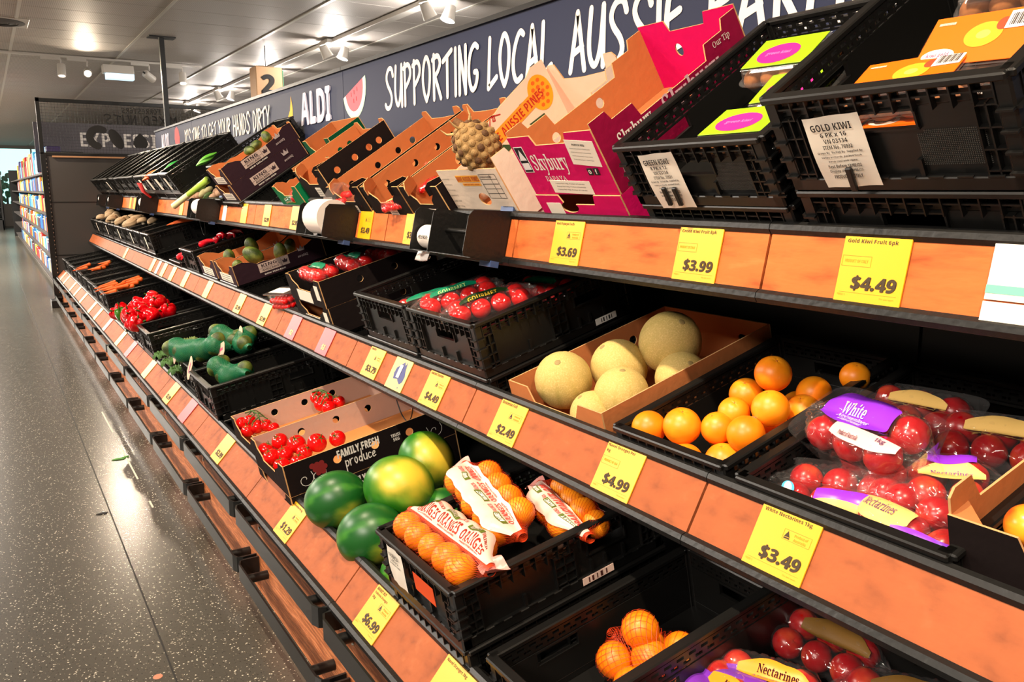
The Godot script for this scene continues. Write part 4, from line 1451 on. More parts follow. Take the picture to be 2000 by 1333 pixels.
# one fruit of unit radius with its parts under parent
func build_fruit(kind: String, o: Node3D) -> void:
	match kind:
		"orange":
			var bump := func(d: Vector3) -> float:
				return 1.0 - 0.07 * exp(-(1.0 - d.y) * 60.0) - 0.03 * exp(-(1.0 + d.y) * 40.0) + 0.012 * wob(d, 1.0) + 0.008 * cos(5.0 * atan2(d.z, d.x)) * exp(-(1.0 - d.y) * 8.0)
			var tint := func(d: Vector3) -> Color:
				return Color(0.99, 0.50, 0.05).lerp(Color(1.0, 0.66, 0.14), clampf(0.35 + 0.9 * wob(d + Vector3.ONE, 0.8), 0, 1))
			part("peel", MB.new().ball(Vector3.ZERO, Vector3(1, 0.97, 1), 32, 24, bump, tint).mesh(), M.orange, o)
			part("navel", MB.new().paint(Color(0.80, 0.42, 0.10)).ball(Vector3(0, 0.90, 0), Vector3(0.07, 0.035, 0.07), 8, 6).mesh(), M.v, o)
			part("stem_button", MB.new().paint(Color(0.45, 0.42, 0.18)).ball(Vector3(0, -0.945, 0), Vector3(0.07, 0.02, 0.07), 8, 6).mesh(), M.v, o)
		"sticker_orange":
			build_fruit("orange", o)
			part("sticker", MB.new().paint(Color(0.92, 0.90, 0.88)).at(rot(Vector3(1, 0, 0.2), 62)).lathe(V([0.0, 1.005, 0.13, 0.995, 0.17, 0.985])).mesh(), M.v, o, Transform3D(), "small white sticker")
			part("sticker_print", MB.new().paint(Color(0.15, 0.15, 0.2)).at(rot(Vector3(1, 0, 0.2), 62)).box(Vector3(0.0, 1.01, 0.06), Vector3(0.2, 0.01, 0.06)).mesh(), M.v, o)
		"tomato":
			var bump := func(d: Vector3) -> float:
				return 1.0 - 0.10 * exp(-(1.0 - d.y) * 14.0) + 0.02 * cos(4.0 * atan2(d.z, d.x)) * maxf(0, d.y) + 0.012 * wob(d, 0.7)
			part("flesh", MB.new().paint(Color(0.86, 0.075, 0.05)).ball(Vector3.ZERO, Vector3(1.02, 0.92, 1.0), 24, 16, bump).mesh(), M.tomato, o)
			part("calyx", calyx(0.84), M.v, o, Transform3D(), "green calyx and stalk")
		"nectarine":
			var bump := func(d: Vector3) -> float:
				return 1.0 - 0.14 * exp(-(1.0 - d.y) * 22.0) - 0.06 * exp(-d.z * d.z * 60.0) * (1.0 if d.x > 0 else 0.0)
			var tint := func(d: Vector3) -> Color:
				return Color(0.66, 0.025, 0.05).lerp(Color(0.92, 0.42, 0.20), clampf(-0.1 + 1.5 * wob(d, 0.5) + 0.5 * d.y, 0, 1))
			part("flesh", MB.new().ball(Vector3.ZERO, Vector3(1, 0.96, 1), 24, 16, bump, tint).mesh(), M.nectarine, o)
		"peach":
			var tint := func(d: Vector3) -> Color:
				return Color(0.98, 0.68, 0.16).lerp(Color(0.85, 0.16, 0.10), clampf(2.0 * wob(d, 0.5) + 0.55 * d.z - 0.1, 0, 1))
			var bump := func(d: Vector3) -> float:
				return 1.0 - 0.12 * exp(-(1.0 - d.y) * 22.0) - 0.06 * exp(-d.z * d.z * 60.0) * (1.0 if d.x > 0 else 0.0)
			part("flesh", MB.new().ball(Vector3.ZERO, Vector3(1, 0.96, 1), 24, 16, bump, tint).mesh(), M.nectarine, o)
		"rockmelon":
			var tint := func(d: Vector3) -> Color:
				return Color(0.93, 0.87, 0.70).lerp(Color(0.80, 0.78, 0.55), clampf(pow(absf(cos(5.0 * atan2(d.z, d.x))), 24.0) * 0.6 * (1.0 - d.y * d.y) + 0.5 * wob(d, 0.5), 0, 1))
			var bump := func(d: Vector3) -> float:
				return 1.0 + 0.012 * wob(d, 0.6) - 0.012 * pow(absf(cos(5.0 * atan2(d.z, d.x))), 12.0) * (1.0 - d.y * d.y)
			part("rind", MB.new().ball(Vector3.ZERO, Vector3(1, 1.03, 1), 48, 32, bump, tint).mesh(), M.rockmelon, o)
			part("stem_scar", MB.new().paint(Color(0.60, 0.52, 0.33)).ball(Vector3(0, 1.025, 0), Vector3(0.11, 0.02, 0.11), 12, 6).mesh(), M.v, o)
		"watermelon", "pale_watermelon":
			var pale := kind.begins_with("pale")
			var tint := func(d: Vector3) -> Color:
				var ph := atan2(d.z, d.x)
				var stripe := smoothstep(0.0, 1.1, 0.5 * sin(ph * 8.0 + 5.0 * wob(d, 0.8)) + 1.1 * wob(d + Vector3(3, 0, 0), 1.6))
				var c := (Color(0.14, 0.42, 0.08) if pale else Color(0.09, 0.34, 0.12)).lerp(Color(0.36, 0.62, 0.18), stripe * (0.9 if pale else 0.55))
				var spot := smoothstep(0.30 if pale else 0.72, 1.05 if pale else 1.25, d.dot(Vector3(-0.35, 0.35, 0.87).normalized()) + 0.35 * wob(d, 1.1))
				return c.lerp(Color(0.93, 0.78, 0.24), spot)
			part("rind", MB.new().ball(Vector3.ZERO, Vector3(1, 1.12, 1), 56, 40, null, tint).mesh(), M.melon_skin, o)
			part("stalk", MB.new().paint(Color(0.42, 0.36, 0.18)).tube(PackedVector3Array([Vector3(0, 1.10, 0), Vector3(0.02, 1.18, 0), Vector3(0.06, 1.24, 0.02)]), 0.035, 6, 0.02).mesh(), M.v, o)
		"capsicum", "green_capsicum":
			var bump := func(d: Vector3) -> float:
				return (1.0 + 0.13 * cos(4.0 * atan2(d.z, d.x) + 0.5) * (0.6 + 0.4 * d.y) - 0.20 * exp(-(1.0 - d.y) * 12.0)) * (1.0 + 0.12 * d.y)
			var c := Color(0.80, 0.03, 0.05) if kind == "capsicum" else Color(0.20, 0.42, 0.10)
			part("flesh", MB.new().paint(c).ball(Vector3.ZERO, Vector3(0.95, 1.15, 0.95), 32, 20, bump).mesh(), M.pepper, o)
			part("stalk", MB.new().paint(Color(0.20, 0.40, 0.12)).tube(PackedVector3Array([Vector3(0, 0.95, 0), Vector3(0, 1.25, 0), Vector3(0.12, 1.55, 0)]), 0.14, 7, 0.09).mesh(), M.v, o, Transform3D(), "green stalk")
		"avocado":
			var shape := func(d: Vector3) -> float:
				return 1.0 + 0.18 * d.y * d.y * (1.0 if d.y > 0 else 0.0)
			var tint := func(d: Vector3) -> Color:
				return Color(0.17, 0.24, 0.07).lerp(Color(0.38, 0.44, 0.16), clampf(0.5 + 1.5 * wob(d, 1.5), 0, 1))
			part("skin", MB.new().ball(Vector3.ZERO, Vector3(0.9, 1.15, 0.9), 28, 20, shape, tint).mesh(), M.avocado, o)
			part("stem_button", MB.new().paint(Color(0.35, 0.27, 0.14)).ball(Vector3(0, 1.34, 0), Vector3(0.09, 0.04, 0.09), 8, 5).mesh(), M.v, o)
		"kiwifruit":
			var tint := func(d: Vector3) -> Color:
				return Color(0.52, 0.30, 0.15).lerp(Color(0.70, 0.44, 0.24), clampf(0.5 + 1.2 * wob(d * Vector3(0.3, 1, 1), 3.0), 0, 1))
			part("skin", MB.new().ball(Vector3.ZERO, Vector3(1.25, 0.95, 0.95), 24, 16, null, tint).mesh(), M.kiwi, o)
		"mushroom":
			part("cap", MB.new().paint(Color(0.62, 0.52, 0.40)).lathe(V([0.35, -0.25, 0.95, -0.2, 1.0, 0.0, 0.85, 0.38, 0.5, 0.6, 0.0, 0.68]), 18).mesh(), M.v, o)
			part("stem", MB.new().paint(Color(0.90, 0.84, 0.74)).lathe(V([0.3, -0.7, 0.26, -0.1]), 10).mesh(), M.v, o)
		"carrot":
			var ring := func(d: Vector3) -> float:
				return 1.0 + 0.05 * sin(d.x * 40.0) * 0.5
			part("root", MB.new().paint(Color(0.90, 0.36, 0.08)).lathe(V([0.0, -4.2, 0.18, -3.6, 0.45, -1.5, 0.75, 1.2, 0.9, 2.4, 0.7, 2.8, 0.0, 2.8]), 14).mesh(), M.v, o)
			part("crown", MB.new().paint(Color(0.40, 0.45, 0.18)).lathe(V([0.35, 2.78, 0.2, 3.1, 0.0, 3.1]), 10).mesh(), M.v, o)

func fruit(kind: String, called: String, label: String, p: Vector3, r: float, group: String, up := Vector3.ZERO, turn = null) -> Node3D:
	var y := up.normalized() if up != Vector3.ZERO else Vector3(fr.randf_range(-1, 1), fr.randf_range(-0.2, 1), fr.randf_range(-1, 1)).normalized()
	var x := y.cross(Vector3(fr.randf_range(-1, 1), 0.3, fr.randf_range(-1, 1))).normalized()
	var tf := Transform3D(Basis(x, y, x.cross(y)).scaled_local(Vector3.ONE * r), p)
	if turn != null:
		tf.basis = (turn as Basis).scaled_local(Vector3.ONE * r)
	if kinds.has(kind):
		var o: Node3D = copy(kinds[kind], called, label, tf)
		o.set_meta("group", group)
		return o
	var n := thing(called, label, called.replace("_", " "), tf, group)
	build_fruit(kind, n)
	kinds[kind] = n
	return n

func W(r: String, s: float, n: float, z: float) -> Vector3:
	return on(r, s, n, z).origin

# row of spots: [s, n, z, radius]
func heap(r: String, kind: String, called: String, spots: Array, label: String, group: String) -> void:
	for k in spots.size():
		var q: Array = spots[k]
		fruit(kind, called, label % NTH[k], W(r, q[0], q[1], q[2]), q[3], group, Vector3(fr.randf_range(-0.7, 0.4), fr.randf_range(0.4, 1), fr.randf_range(-0.3, 0.7)))

func fruit_in(kind: String, o: Node3D, called: String, p: Vector3, r: float, y := Vector3.UP) -> void:   # fruit sealed in a pack: one mesh, a part of the pack
	var key := "sealed " + kind
	if not kinds.has(key):
		if not kinds.has(kind):
			var holder := Node3D.new()
			build_fruit(kind, holder)
			kinds[key] = [holder.get_child(0).mesh, holder.get_child(0).material_override]
			holder.free()
		else:
			kinds[key] = [kinds[kind].get_child(0).mesh, kinds[kind].get_child(0).material_override]
	var src: Array = kinds[key]
	var x := y.cross(Vector3(0.3, 0.2, 1)).normalized()
	part(called, src[0], src[1], o, Transform3D(Basis(x, y, x.cross(y)).scaled_local(Vector3.ONE * r), p))

# net bag of fruit with a printed band
func net_bag(called: String, label: String, tf: Transform3D, balls: Array, kind: String, netm: Material, band := [], step := 0.006, group := "") -> Array:
	var o := thing(called, label, "net bag", tf, group)
	for b in balls:
		fruit_in(kind, o, kind, Vector3(b[0], b[1], b[2]), b[3], Vector3(fr.randf_range(-1, 1), fr.randf_range(0, 1), fr.randf_range(-1, 1)).normalized())
	var yy := 0.0
	for b in balls:
		yy += b[1] / balls.size()
	var p := Pack.new(balls, yy, 0.03, 6, 0.55)
	part("net", p.net(step, 0.0011), netm, o)
	if band.size():
		part("label_band", p.patch(band[0], band[1], band[2], band[3], 0.003), mat(Color(0.96, 0.80, 0.74), 0.35), o, Transform3D(), "pink white printed label band")
	return [o, p]

func film_pack(called: String, label: String, tf: Transform3D, balls: Array, kind: String, group: String, film := "film") -> Array:
	var o := thing(called, label, "fruit pack", tf, group)
	var yy := 0.0
	for b in balls:
		fruit_in(kind, o, kind, Vector3(b[0], b[1], b[2]), b[3], Vector3(fr.randf_range(-1, 1), fr.randf_range(0.2, 1), fr.randf_range(-1, 1)).normalized())
		yy += b[1] / balls.size()
	var p := Pack.new(balls, yy, 0.035, 9, 0.92)
	part("film", p.skin(0.001, 0.003), M[film], o, Transform3D(), "crinkled clear film")
	return [o, p]

func grid_balls(nx: int, nz: int, r: float, gap := 2.0) -> Array:
	var out := []
	for i in nx:
		for k in nz:
			out.append([(i - (nx - 1) / 2.0) * r * gap, r + fr.randf_range(-0.002, 0.004), (k - (nz - 1) / 2.0) * r * gap * 0.95, r * fr.randf_range(0.95, 1.02)])
	return out

func kiwi_pack(label: String, tf: Transform3D, gold: bool, group: String) -> void:
	var o := thing("kiwifruit_pack", label, "fruit pack", tf, group)
	for i in 4:
		for k in 2:
			fruit_in("kiwifruit", o, "kiwifruit", Vector3((i - 1.5) * 0.054, 0.030, (k - 0.5) * 0.068), 0.026, Vector3(0.2 * i - 0.3, 1, 0.3 * k).normalized())
	var shell := MB.new()
	var box := [[0.10, 0.060, 0.004], [0.112, 0.070, 0.030], [0.118, 0.076, 0.032], [0.118, 0.076, 0.036], [0.110, 0.068, 0.038], [0.104, 0.064, 0.060], [0.098, 0.058, 0.066]]
	var fn := func(u: float, v: float) -> Vector3:
		var f := v * (box.size() - 1)
		var i := mini(int(f), box.size() - 2)
		var t := f - i
		var a := TAU * u
		var c := Vector2(cos(a), sin(a))
		var sq := pow(pow(absf(c.x), 6.0) + pow(absf(c.y), 6.0), -1.0 / 6.0)
		return Vector3(c.x * sq * lerpf(box[i][0], box[i + 1][0], t), lerpf(box[i][2], box[i + 1][2], t), -c.y * sq * lerpf(box[i][1], box[i + 1][1], t))
	shell.surf(56, 18, fn, true)
	part("clamshell", shell.mesh(), M.tray, o, Transform3D(), "clear plastic clamshell")
	part("lid", MB.new().rbox(Vector3(0, 0.066, 0), Vector3(0.19, 0.0015, 0.112), 0.0005).mesh(), M.tray, o)
	var base := Color(0.93, 0.40, 0.035) if gold else Color(0.58, 0.80, 0.10)
	part("label_card", MB.new().rbox(Vector3(0, 0.0695, 0), Vector3(0.185, 0.002, 0.105), 0.0006).mesh(), mat(base, 0.35), o, Transform3D(), "orange printed card" if gold else "lime green printed card")
	var flat := Transform3D(Basis(Vector3.RIGHT, -PI / 2), Vector3(0, 0.0712, 0))
	if gold:
		part("print", MB.new().paint(Color(0.95, 0.60, 0.08)).at(flat * pos(0.01, 0.004, 0)).lathe_flat(0.032, 0.026).paint(Color(0.97, 0.78, 0.30)).at(flat * pos(0.01, 0.004, 0.0002)).lathe_flat(0.012, 0.009).mesh(), M.v, o)
		part("print", MB.new().paint(Color(0.55, 0.22, 0.08)).at(flat * pos(0.037, 0.022, 0.0003)).lathe_flat(0.011, 0.013).paint(Color(0.97, 0.93, 0.88)).at(flat * pos(-0.055, -0.032, 0.0003)).lathe_flat(0.030, 0.014).mesh(), M.v, o)
		part("barcode_panel", MB.new().paint(Color(0.93, 0.90, 0.87)).at(flat).box(Vector3(0.066, 0.028, 0.0003), Vector3(0.048, 0.036, 0.0006)).mesh(), M.v, o)
		var bars := MB.new().paint(Color(0.25, 0.2, 0.2)).at(flat)
		for k in 12:
			bars.box(Vector3(0.048 + 0.0032 * k, 0.028, 0.0008), Vector3(0.0012 + 0.0008 * (k % 3), 0.024, 0.0003))
		part("barcode", bars.mesh(), M.v, o)
		letters("print", "kiwi gold", "bold", 0.04, 0.012, mat(Color(0.75, 0.25, 0.45), 0.5), o, flat * pos(-0.055, -0.032, 0.0008))
		letters("print", "NUTRITIOUS", "bold", 0.03, 0.005, M.white_print, o, flat * pos(-0.066, 0.036, 0.0008))
	else:
		part("print", MB.new().paint(Color(0.80, 0.08, 0.52)).at(flat * pos(-0.01, -0.008, 0)).lathe_flat(0.06, 0.036).mesh(), M.v, o)
		letters("print", "green kiwi", "bold", 0.07, 0.016, mat(Color(0.93, 0.45, 0.75), 0.5), o, flat * pos(-0.01, -0.008, 0.0006))

func skybury(o: Node3D, w: float, d: float, h: float) -> void:
	letters("print", "Skybury", "serifbold", 0.165, 0.068, M.white_print, o, pos(-0.045, h * 0.52, 0.001))
	letters("print", "PAPAYA", "serif", 0.10, 0.016, M.white_print, o, pos(-0.05, h * 0.28, 0.001))
	part("label_paper", MB.new().box(Vector3(0.11, h * 0.74, 0.0012), Vector3(0.115, 0.075, 0.0008)).mesh(), M.paper, o, rot(Vector3.BACK, -6), "pale printed label")
	part("label_paper", MB.new().box(Vector3(0.0, h * 0.13, 0.0012), Vector3(0.18, 0.042, 0.0008)).mesh(), M.paper, o, rot(Vector3.BACK, -2), "pale printed label")
	letters("print", "PAPAYA RED", "bold", 0.05, 0.006, M.ink, o, rot(Vector3.BACK, -6) * pos(0.105, h * 0.74 + 0.024, 0.0022))
	for k in 4:
		letters("print", "Grown and packed in Queensland", "regular", 0.08, 0.004, M.ink, o, rot(Vector3.BACK, -6) * pos(0.105, h * 0.74 + 0.012 - 0.011 * k, 0.0022))
	for k in 3:
		letters("print", "Papaya Red 10kg  Product of Australia", "regular", 0.13, 0.005, M.ink, o, rot(Vector3.BACK, -2) * pos(0.0, h * 0.13 + 0.011 - 0.010 * k, 0.0022))
	# maker's mark in a white frame
	var mk := pos(-0.163, h * 0.62, 0.001)
	part("origin_mark", MB.new().paint(Color(0.93, 0.9, 0.9)).at(mk).box(Vector3.ZERO, Vector3(0.044, 0.085, 0.0006)).paint(Color(0.08, 0.07, 0.08)).box(Vector3(0, 0, 0.0005), Vector3(0.039, 0.08, 0.0004)).paint(Color(0.93, 0.9, 0.9)).at(mk * pos(0, 0.012, 0.001)).prism(V([-0.017, -0.014, 0.017, -0.014, 0.0, 0.022]), 0, 0).box(Vector3(0, -0.034, 0), Vector3(0.034, 0.022, 0.0003)).mesh(), M.v, o)
	for k in 2:
		part("badge", MB.new().paint(Color(0.08, 0.07, 0.08)).rbox(Vector3(0.118 + 0.026 * k, h * 0.38, 0.0016), Vector3(0.021, 0.021, 0.001), 0.0003).mesh(), M.v, o)
		letters("print", ["o", "f"][k], "bold", 0.011 - 0.003 * k, 0.012 + 0.003 * k, M.white_print, o, pos(0.118 + 0.026 * k, h * 0.38, 0.0024))
	var rw := right_wall(w, d, 0, 0)
	letters("print", "Skybury", "serifbold", 0.13, 0.05, M.white_print, o, rw * rot(Vector3.BACK, 0, Vector3(-0.17, h * 0.60, 0.001)))
	letters("print", "Skybury", "serifbold", 0.24, 0.075, mat(Color(0.86, 0.70, 0.74), 0.6), o, rw * pos(0.06, h * 0.55, 0.001))
	letters("print", "Our Tip", "serif", 0.07, 0.022, M.white_print, o, rw * pos(0.21, h * 0.82, 0.001))
	part("print", MB.new().paint(Color(0.62, 0.52, 0.55)).at(rw * pos(-0.20, h * 0.2, 0.0008)).lathe_flat(0.06, 0.07).paint(Color(0.16, 0.05, 0.08)).at(rw * pos(-0.20, h * 0.2, 0.0012)).lathe_flat(0.03, 0.022).mesh(), M.v, o)

# ------------------------------------------------------------------ what stands on the rows
func products() -> void:
	fnl.seed = 9
	fnl.noise_type = FastNoiseLite.TYPE_SIMPLEX_SMOOTH
	fr.seed = 4
	top_row()
	middle_row()
	bottom_row()

const MAGENTA := Color(0.80, 0.025, 0.36)
const CREAM := Color(0.92, 0.84, 0.76)
const CARD_BLACK := Color(0.085, 0.08, 0.075)
const PLUM := Color(0.20, 0.13, 0.16)

func kiwi_label(o: Node3D, h: float, gold: bool) -> void:
	var lines := [["GOLD KIWI" if gold else "GREEN KIWI", 0.014, 0.085], ["6 PK x 16" if gold else "8 PK x 12", 0.009, 0.055], ["VN 03134", 0.009, 0.05], ["ITEM No. 76932" if gold else "ITEM No. 75521", 0.008, 0.062], ["Grown By   Packed By   Supplied By", 0.006, 0.095], ["Valley orchards  packed fresh", 0.005, 0.085], ["keep cool and ripen", 0.005, 0.06], ["Best Before 12/02/22", 0.007, 0.07], ["Display Until 12/02/22", 0.007, 0.07], ["PRODUCT OF ITALY", 0.008, 0.06]]
	var dt := MB.new()
	for i in 34:
		for j in 20:
			var p := Vector2(0.055 + 0.0034 * i, h * 0.22 + 0.0034 * j)
			if p.x > 0.066 or p.y < h * 0.5:
				dt.box(Vector3(p.x, p.y, -0.0105), Vector3(0.0014, 0.0014, 0.002))
	part("dot_grid", dt.mesh(), mat(Color(0.34, 0.33, 0.31), 0.4), o).set_meta("kind", "stuff")  # grey on the raised dots paints in their glint
	for x in ([-0.075] if gold else [-0.095, -0.06]):
		part("catch", MB.new().rbox(Vector3(x, 0.035, 0.017), Vector3(0.013, 0.05, 0.008), 0.002).mesh(), M.black, o)
	paper(o, pos(-0.085, h * 0.42, 0.002) * rot(Vector3.BACK, 3), 0.118, 0.148, lines, 0.004)

func top_row() -> void:
	# gold and green kiwifruit, each crate on a second one
	var g0 := crate("black crate under the gold kiwifruit crate, mostly behind the top row's rail", on("T", 0.095, 0.0, -0.883), 0.207, 0.45)
	var g1 := crate("black crate with a GOLD KIWI paper label, rightmost of the top row", on("T", 0.09, 0.209, -0.883), 0.207, 0.45)
	kiwi_label(g1, 0.207, true)
	var gk := [["gold kiwifruit pack lying flat just behind the crate's front rim", 0.205, 0.305, -0.893, 3.0, 3.0], ["gold kiwifruit pack in the middle of its crate, tilted forward above the front pack", 0.30, 0.325, -0.80, -3.0, 22.0], ["gold kiwifruit pack at the back of its crate in the photo's top right corner", 0.47, 0.36, -0.80, 2.0, 16.0], ["gold kiwifruit pack seen only through the hand hole of its crate", 0.19, 0.24, -0.87, 2.0, 0.0]]
	for q in gk:
		kiwi_pack(q[0], on("T", q[1], q[2], q[3], deg_to_rad(q[4])) * rot(Vector3.RIGHT, q[5]), true, "gold kiwifruit packs")
	var k0 := crate("black crate under the green kiwifruit crate, mostly behind the top row's rail", on("T", 0.095, 0.0, -1.369), 0.168, 0.45)
	var k1 := crate("black crate with a green kiwifruit paper label beside the pink papaya carton", on("T", 0.086, 0.170, -1.369), 0.168, 0.45)
	kiwi_label(k1, 0.168, false)
	var kk := [["green kiwifruit pack with lime card, lowest at the front right of its crate", 0.17, 0.262, -1.25, 0.0, 0.0], ["green kiwifruit pack half hidden behind the lowest lime card", 0.33, 0.255, -1.23, 2.0, 6.0], ["green kiwifruit pack with lime card, topmost in its crate with brown fruit showing", 0.44, 0.29, -1.325, -3.0, 8.0]]
	for q in kk:
		kiwi_pack(q[0], on("T", q[1], q[2], q[3], deg_to_rad(q[4])) * rot(Vector3.RIGHT, q[5]), false, "green kiwifruit packs")
	# papaya cartons
	var spec := {"front": "notch", "side": "step", "rear": "notch", "ci_rear": MAGENTA, "co_side": Color(0.56, 0.02, 0.22), "holes": [-0.5, 0.15], "hole_y": 0.10, "rear_holes": [[Vector2(0.06, 0.12), 0.015, 0.02]], "side_h": 0.205, "rear_h": 0.215, "corners": false, "floor": KRAFT}  # side walls get a darker magenta that paints in their shade
	var low := carton("papaya_carton", "lower pink papaya carton, only its top edge above the rail", on("T", 0.09, 0.0, -1.864), 0.39, 0.60, 0.19, MAGENTA, KRAFT, {"front": "notch", "side": "step", "front_holes": [[Vector2(-0.05, 0.15), 0.04, 0.018]]})
	part("label_paper", MB.new().box(Vector3(-0.12, 0.14, 0.0012), Vector3(0.07, 0.05, 0.0008)).mesh(), M.paper, low, Transform3D(), "pale printed label")
	var up := carton("papaya_carton", "upper pink papaya carton with white serif lettering, open and kraft inside", on("T", 0.095, 0.191, -1.864), 0.39, 0.60, 0.19, MAGENTA, KRAFT, spec)
	skybury(up, 0.39, 0.60, 0.19)
	# pineapple carton: printed side panel, tables on the front
	solo("flattened_carton", MB.new().rbox(Vector3(0, 0.04, -0.28), Vector3(0.41, 0.08, 0.56), 0.006).mesh(), mat(CREAM, 0.8), "crumpled cream carton packed under the pineapple carton", "carton", on("T", 0.10, 0.0, -2.43))
	var pc := carton("pineapple_carton", "cream pineapple carton with orange banner lettering", on("T", 0.10, 0.081, -2.42), 0.40, 0.60, 0.20, CREAM, Color(0.90, 0.78, 0.70), {"front": "flat", "side": "step", "side_h": 0.235, "rear_h": 0.25, "rear": "tabs", "holes": [0.3], "hole_y": 0.11, "front_holes": [[Vector2(0.03, 0.085), 0.036, 0.024]], "floor": KRAFT, "ci_left": CREAM, "left": V([-0.295, 0, 0.295, 0, 0.295, 0.155, 0.18, 0.165, 0.10, 0.205, -0.05, 0.25, -0.20, 0.275, -0.235, 0.295, -0.295, 0.295])})
	var om := mat(Color(0.96, 0.58, 0.10), 0.6)
	var brick := mat(Color(0.72, 0.16, 0.06), 0.6)
	var f := pos(0, 0, 0.001)
	part("banner", MB.new().paint(Color(0.97, 0.66, 0.18)).box(Vector3(-0.01, 0.165, 0.0003), Vector3(0.15, 0.026, 0.0004)).box(Vector3(0.0, 0.143, 0.0003), Vector3(0.12, 0.01, 0.0004)).mesh(), M.v, pc, f)
	letters("print", "RARE AUSSIE PINES", "bold", 0.145, 0.018, brick, pc, pos(-0.01, 0.165, 0.002))
	letters("print", "DON'T JUST TASTE - SAVOUR", "bold", 0.10, 0.006, brick, pc, pos(0.0, 0.143, 0.002))
	part("banner", MB.new().paint(Color(0.97, 0.66, 0.18)).box(Vector3(0.02, 0.025, 0.0003), Vector3(0.18, 0.024, 0.0004)).mesh(), M.v, pc, f)
	letters("print", "PRODUCE OF AUSTRALIA", "bold", 0.17, 0.016, mat(Color(0.85, 0.36, 0.05), 0.6), pc, pos(0.02, 0.025, 0.002))
	var tb := MB.new().paint(Color(0.12, 0.11, 0.11)).at(pos(0.125, 0.135, 0.0012))
	for k in 6:
		tb.box(Vector3(0, 0.045 - 0.018 * k, 0), Vector3(0.10, 0.0015, 0.0003))
	for x in [-0.05, 0.015, 0.05]:
		tb.box(Vector3(x, 0, 0), Vector3(0.0015, 0.09, 0.0003))
	part("table_print", tb.mesh(), M.v, pc)
	letters("print", "GROWN & PACKED BY", "bold", 0.07, 0.007, M.ink, pc, pos(0.115, 0.171, 0.002))
	for k in 3:
		letters("print", ["SHERWOOD ROAD", "ROCKLEA QUEENSLAND", "TEL: 3407 0123"][k], "bold", 0.065, 0.008, M.ink, pc, pos(0.155, 0.056 - 0.012 * k, 0.002))
	for k in 6:
		letters("print", ["small medium large", "sweet and juicy", "store in a cool place", "count 8 10 12", "class one", "net 10kg"][k], "regular", 0.055, 0.007, M.ink, pc, pos(-0.165, 0.165 - 0.022 * k, 0.002))
	var li := left_inner(0.40, 0.60, 0, 0)
	part("banner", MB.new().paint(Color(0.97, 0.62, 0.16)).at(li * pos(0.07, 0.175, 0.0006) * rot(Vector3.BACK, 9)).box(Vector3.ZERO, Vector3(0.36, 0.05, 0.0004)).mesh(), M.v, pc)
	letters("print", "RARE AUSSIE PINES", "bold", 0.33, 0.032, brick, pc, li * pos(0.07, 0.175, 0.0018) * rot(Vector3.BACK, 9))
	part("leaf_print", MB.new().paint(Color(0.17, 0.30, 0.17)).at(li * pos(0.04, 0.055, 0.0004)).prism(V([0.02, 0.125, 0.08, 0.155, 0.16, 0.16, 0.165, 0.13, 0.10, 0.128]), 0, 0).prism(V([-0.12, 0.07, -0.06, 0.075, -0.02, 0.05, -0.08, 0.03, -0.14, 0.035]), 0, 0).prism(V([0.08, 0.074, 0.16, 0.074, 0.17, 0.03, 0.11, 0.04]), 0, 0).mesh(), M.v, pc)
	var pine := MB.new().paint(Color(0.96, 0.66, 0.10)).at(li * pos(0.225, 0.20, 0.0006)).lathe_flat(0.055, 0.066)
	pine.paint(Color(0.90, 0.40, 0.06))
	for j in 5:
		for i in 4:
			var x := (i - 1.5) * 0.025 + (0.0125 if j % 2 else 0.0)
			var y := (j - 2) * 0.022
			if pow(x / 0.05, 2) + pow(y / 0.062, 2) < 0.95:
				pine.at(li * pos(0.225 + x, 0.20 + y, 0.001)).lathe_flat(0.0095, 0.008, 6)
	part("pineapple_print", pine.mesh(), M.v, pc)
	part("squiggle_print", MB.new().paint(Color(0.70, 0.13, 0.12)).at(li * pos(-0.03, 0.205, 0.0005)).strokes([V([-0.04, 0.0, -0.02, -0.012, 0.0, 0.008, 0.015, 0.03, 0.035, 0.03, 0.03, 0.012, 0.02, 0.015, 0.03, 0.03, 0.06, 0.02])], 0.004).mesh(), M.v, pc)
	# upside-down pineapple lying in it
	var pp := thing("pineapple", "dried looking pineapple lying base up in the cream carton", "pineapple", Transform3D(Basis(Vector3.RIGHT, deg_to_rad(-25)) * Basis(Vector3.BACK, deg_to_rad(30)), W("T", 0.16, 0.33, -2.37)))
	part("body", MB.new().paint(Color(0.58, 0.45, 0.26)).ball(Vector3.ZERO, Vector3(0.072, 0.085, 0.072), 24, 16).mesh(), M.dry, pp)
	var eye := MB.new().paint(Color(0.60, 0.48, 0.30)).lathe(V([0.0135, -0.006, 0.0125, 0.001, 0.007, 0.006, 0.002, 0.0075, 0.0, 0.010]), 7).mesh()
	var eye2 := MB.new().paint(Color(0.36, 0.25, 0.14)).lathe(V([0.0135, -0.006, 0.012, 0.002, 0.006, 0.006, 0.0, 0.007]), 7).mesh()
	for j in 9:
		var th := lerpf(-1.2, 1.45, j / 8.0)
		var cnt := maxi(3, int(round(16.0 * cos(th))))
		for i in cnt:
			var a := TAU * (i + 0.5 * (j % 2)) / cnt
			var d := Vector3(cos(th) * cos(a), sin(th), cos(th) * sin(a))
			var y := (d / Vector3(0.072, 0.085, 0.072)).normalized()
			var x := y.cross(Vector3(0.1, 1, 0.2)).normalized()
			part("eye", eye if (i * 7 + j * 3) % 4 else eye2, M.dry, pp, Transform3D(Basis(x, y, x.cross(y)), d * Vector3(0.072, 0.085, 0.072)))
	part("base_stub", MB.new().paint(Color(0.55, 0.40, 0.26)).tube(PackedVector3Array([Vector3(0, 0.08, 0), Vector3(-0.01, 0.11, 0.0)]), 0.018, 8, 0.012).mesh(), M.dry, pp)
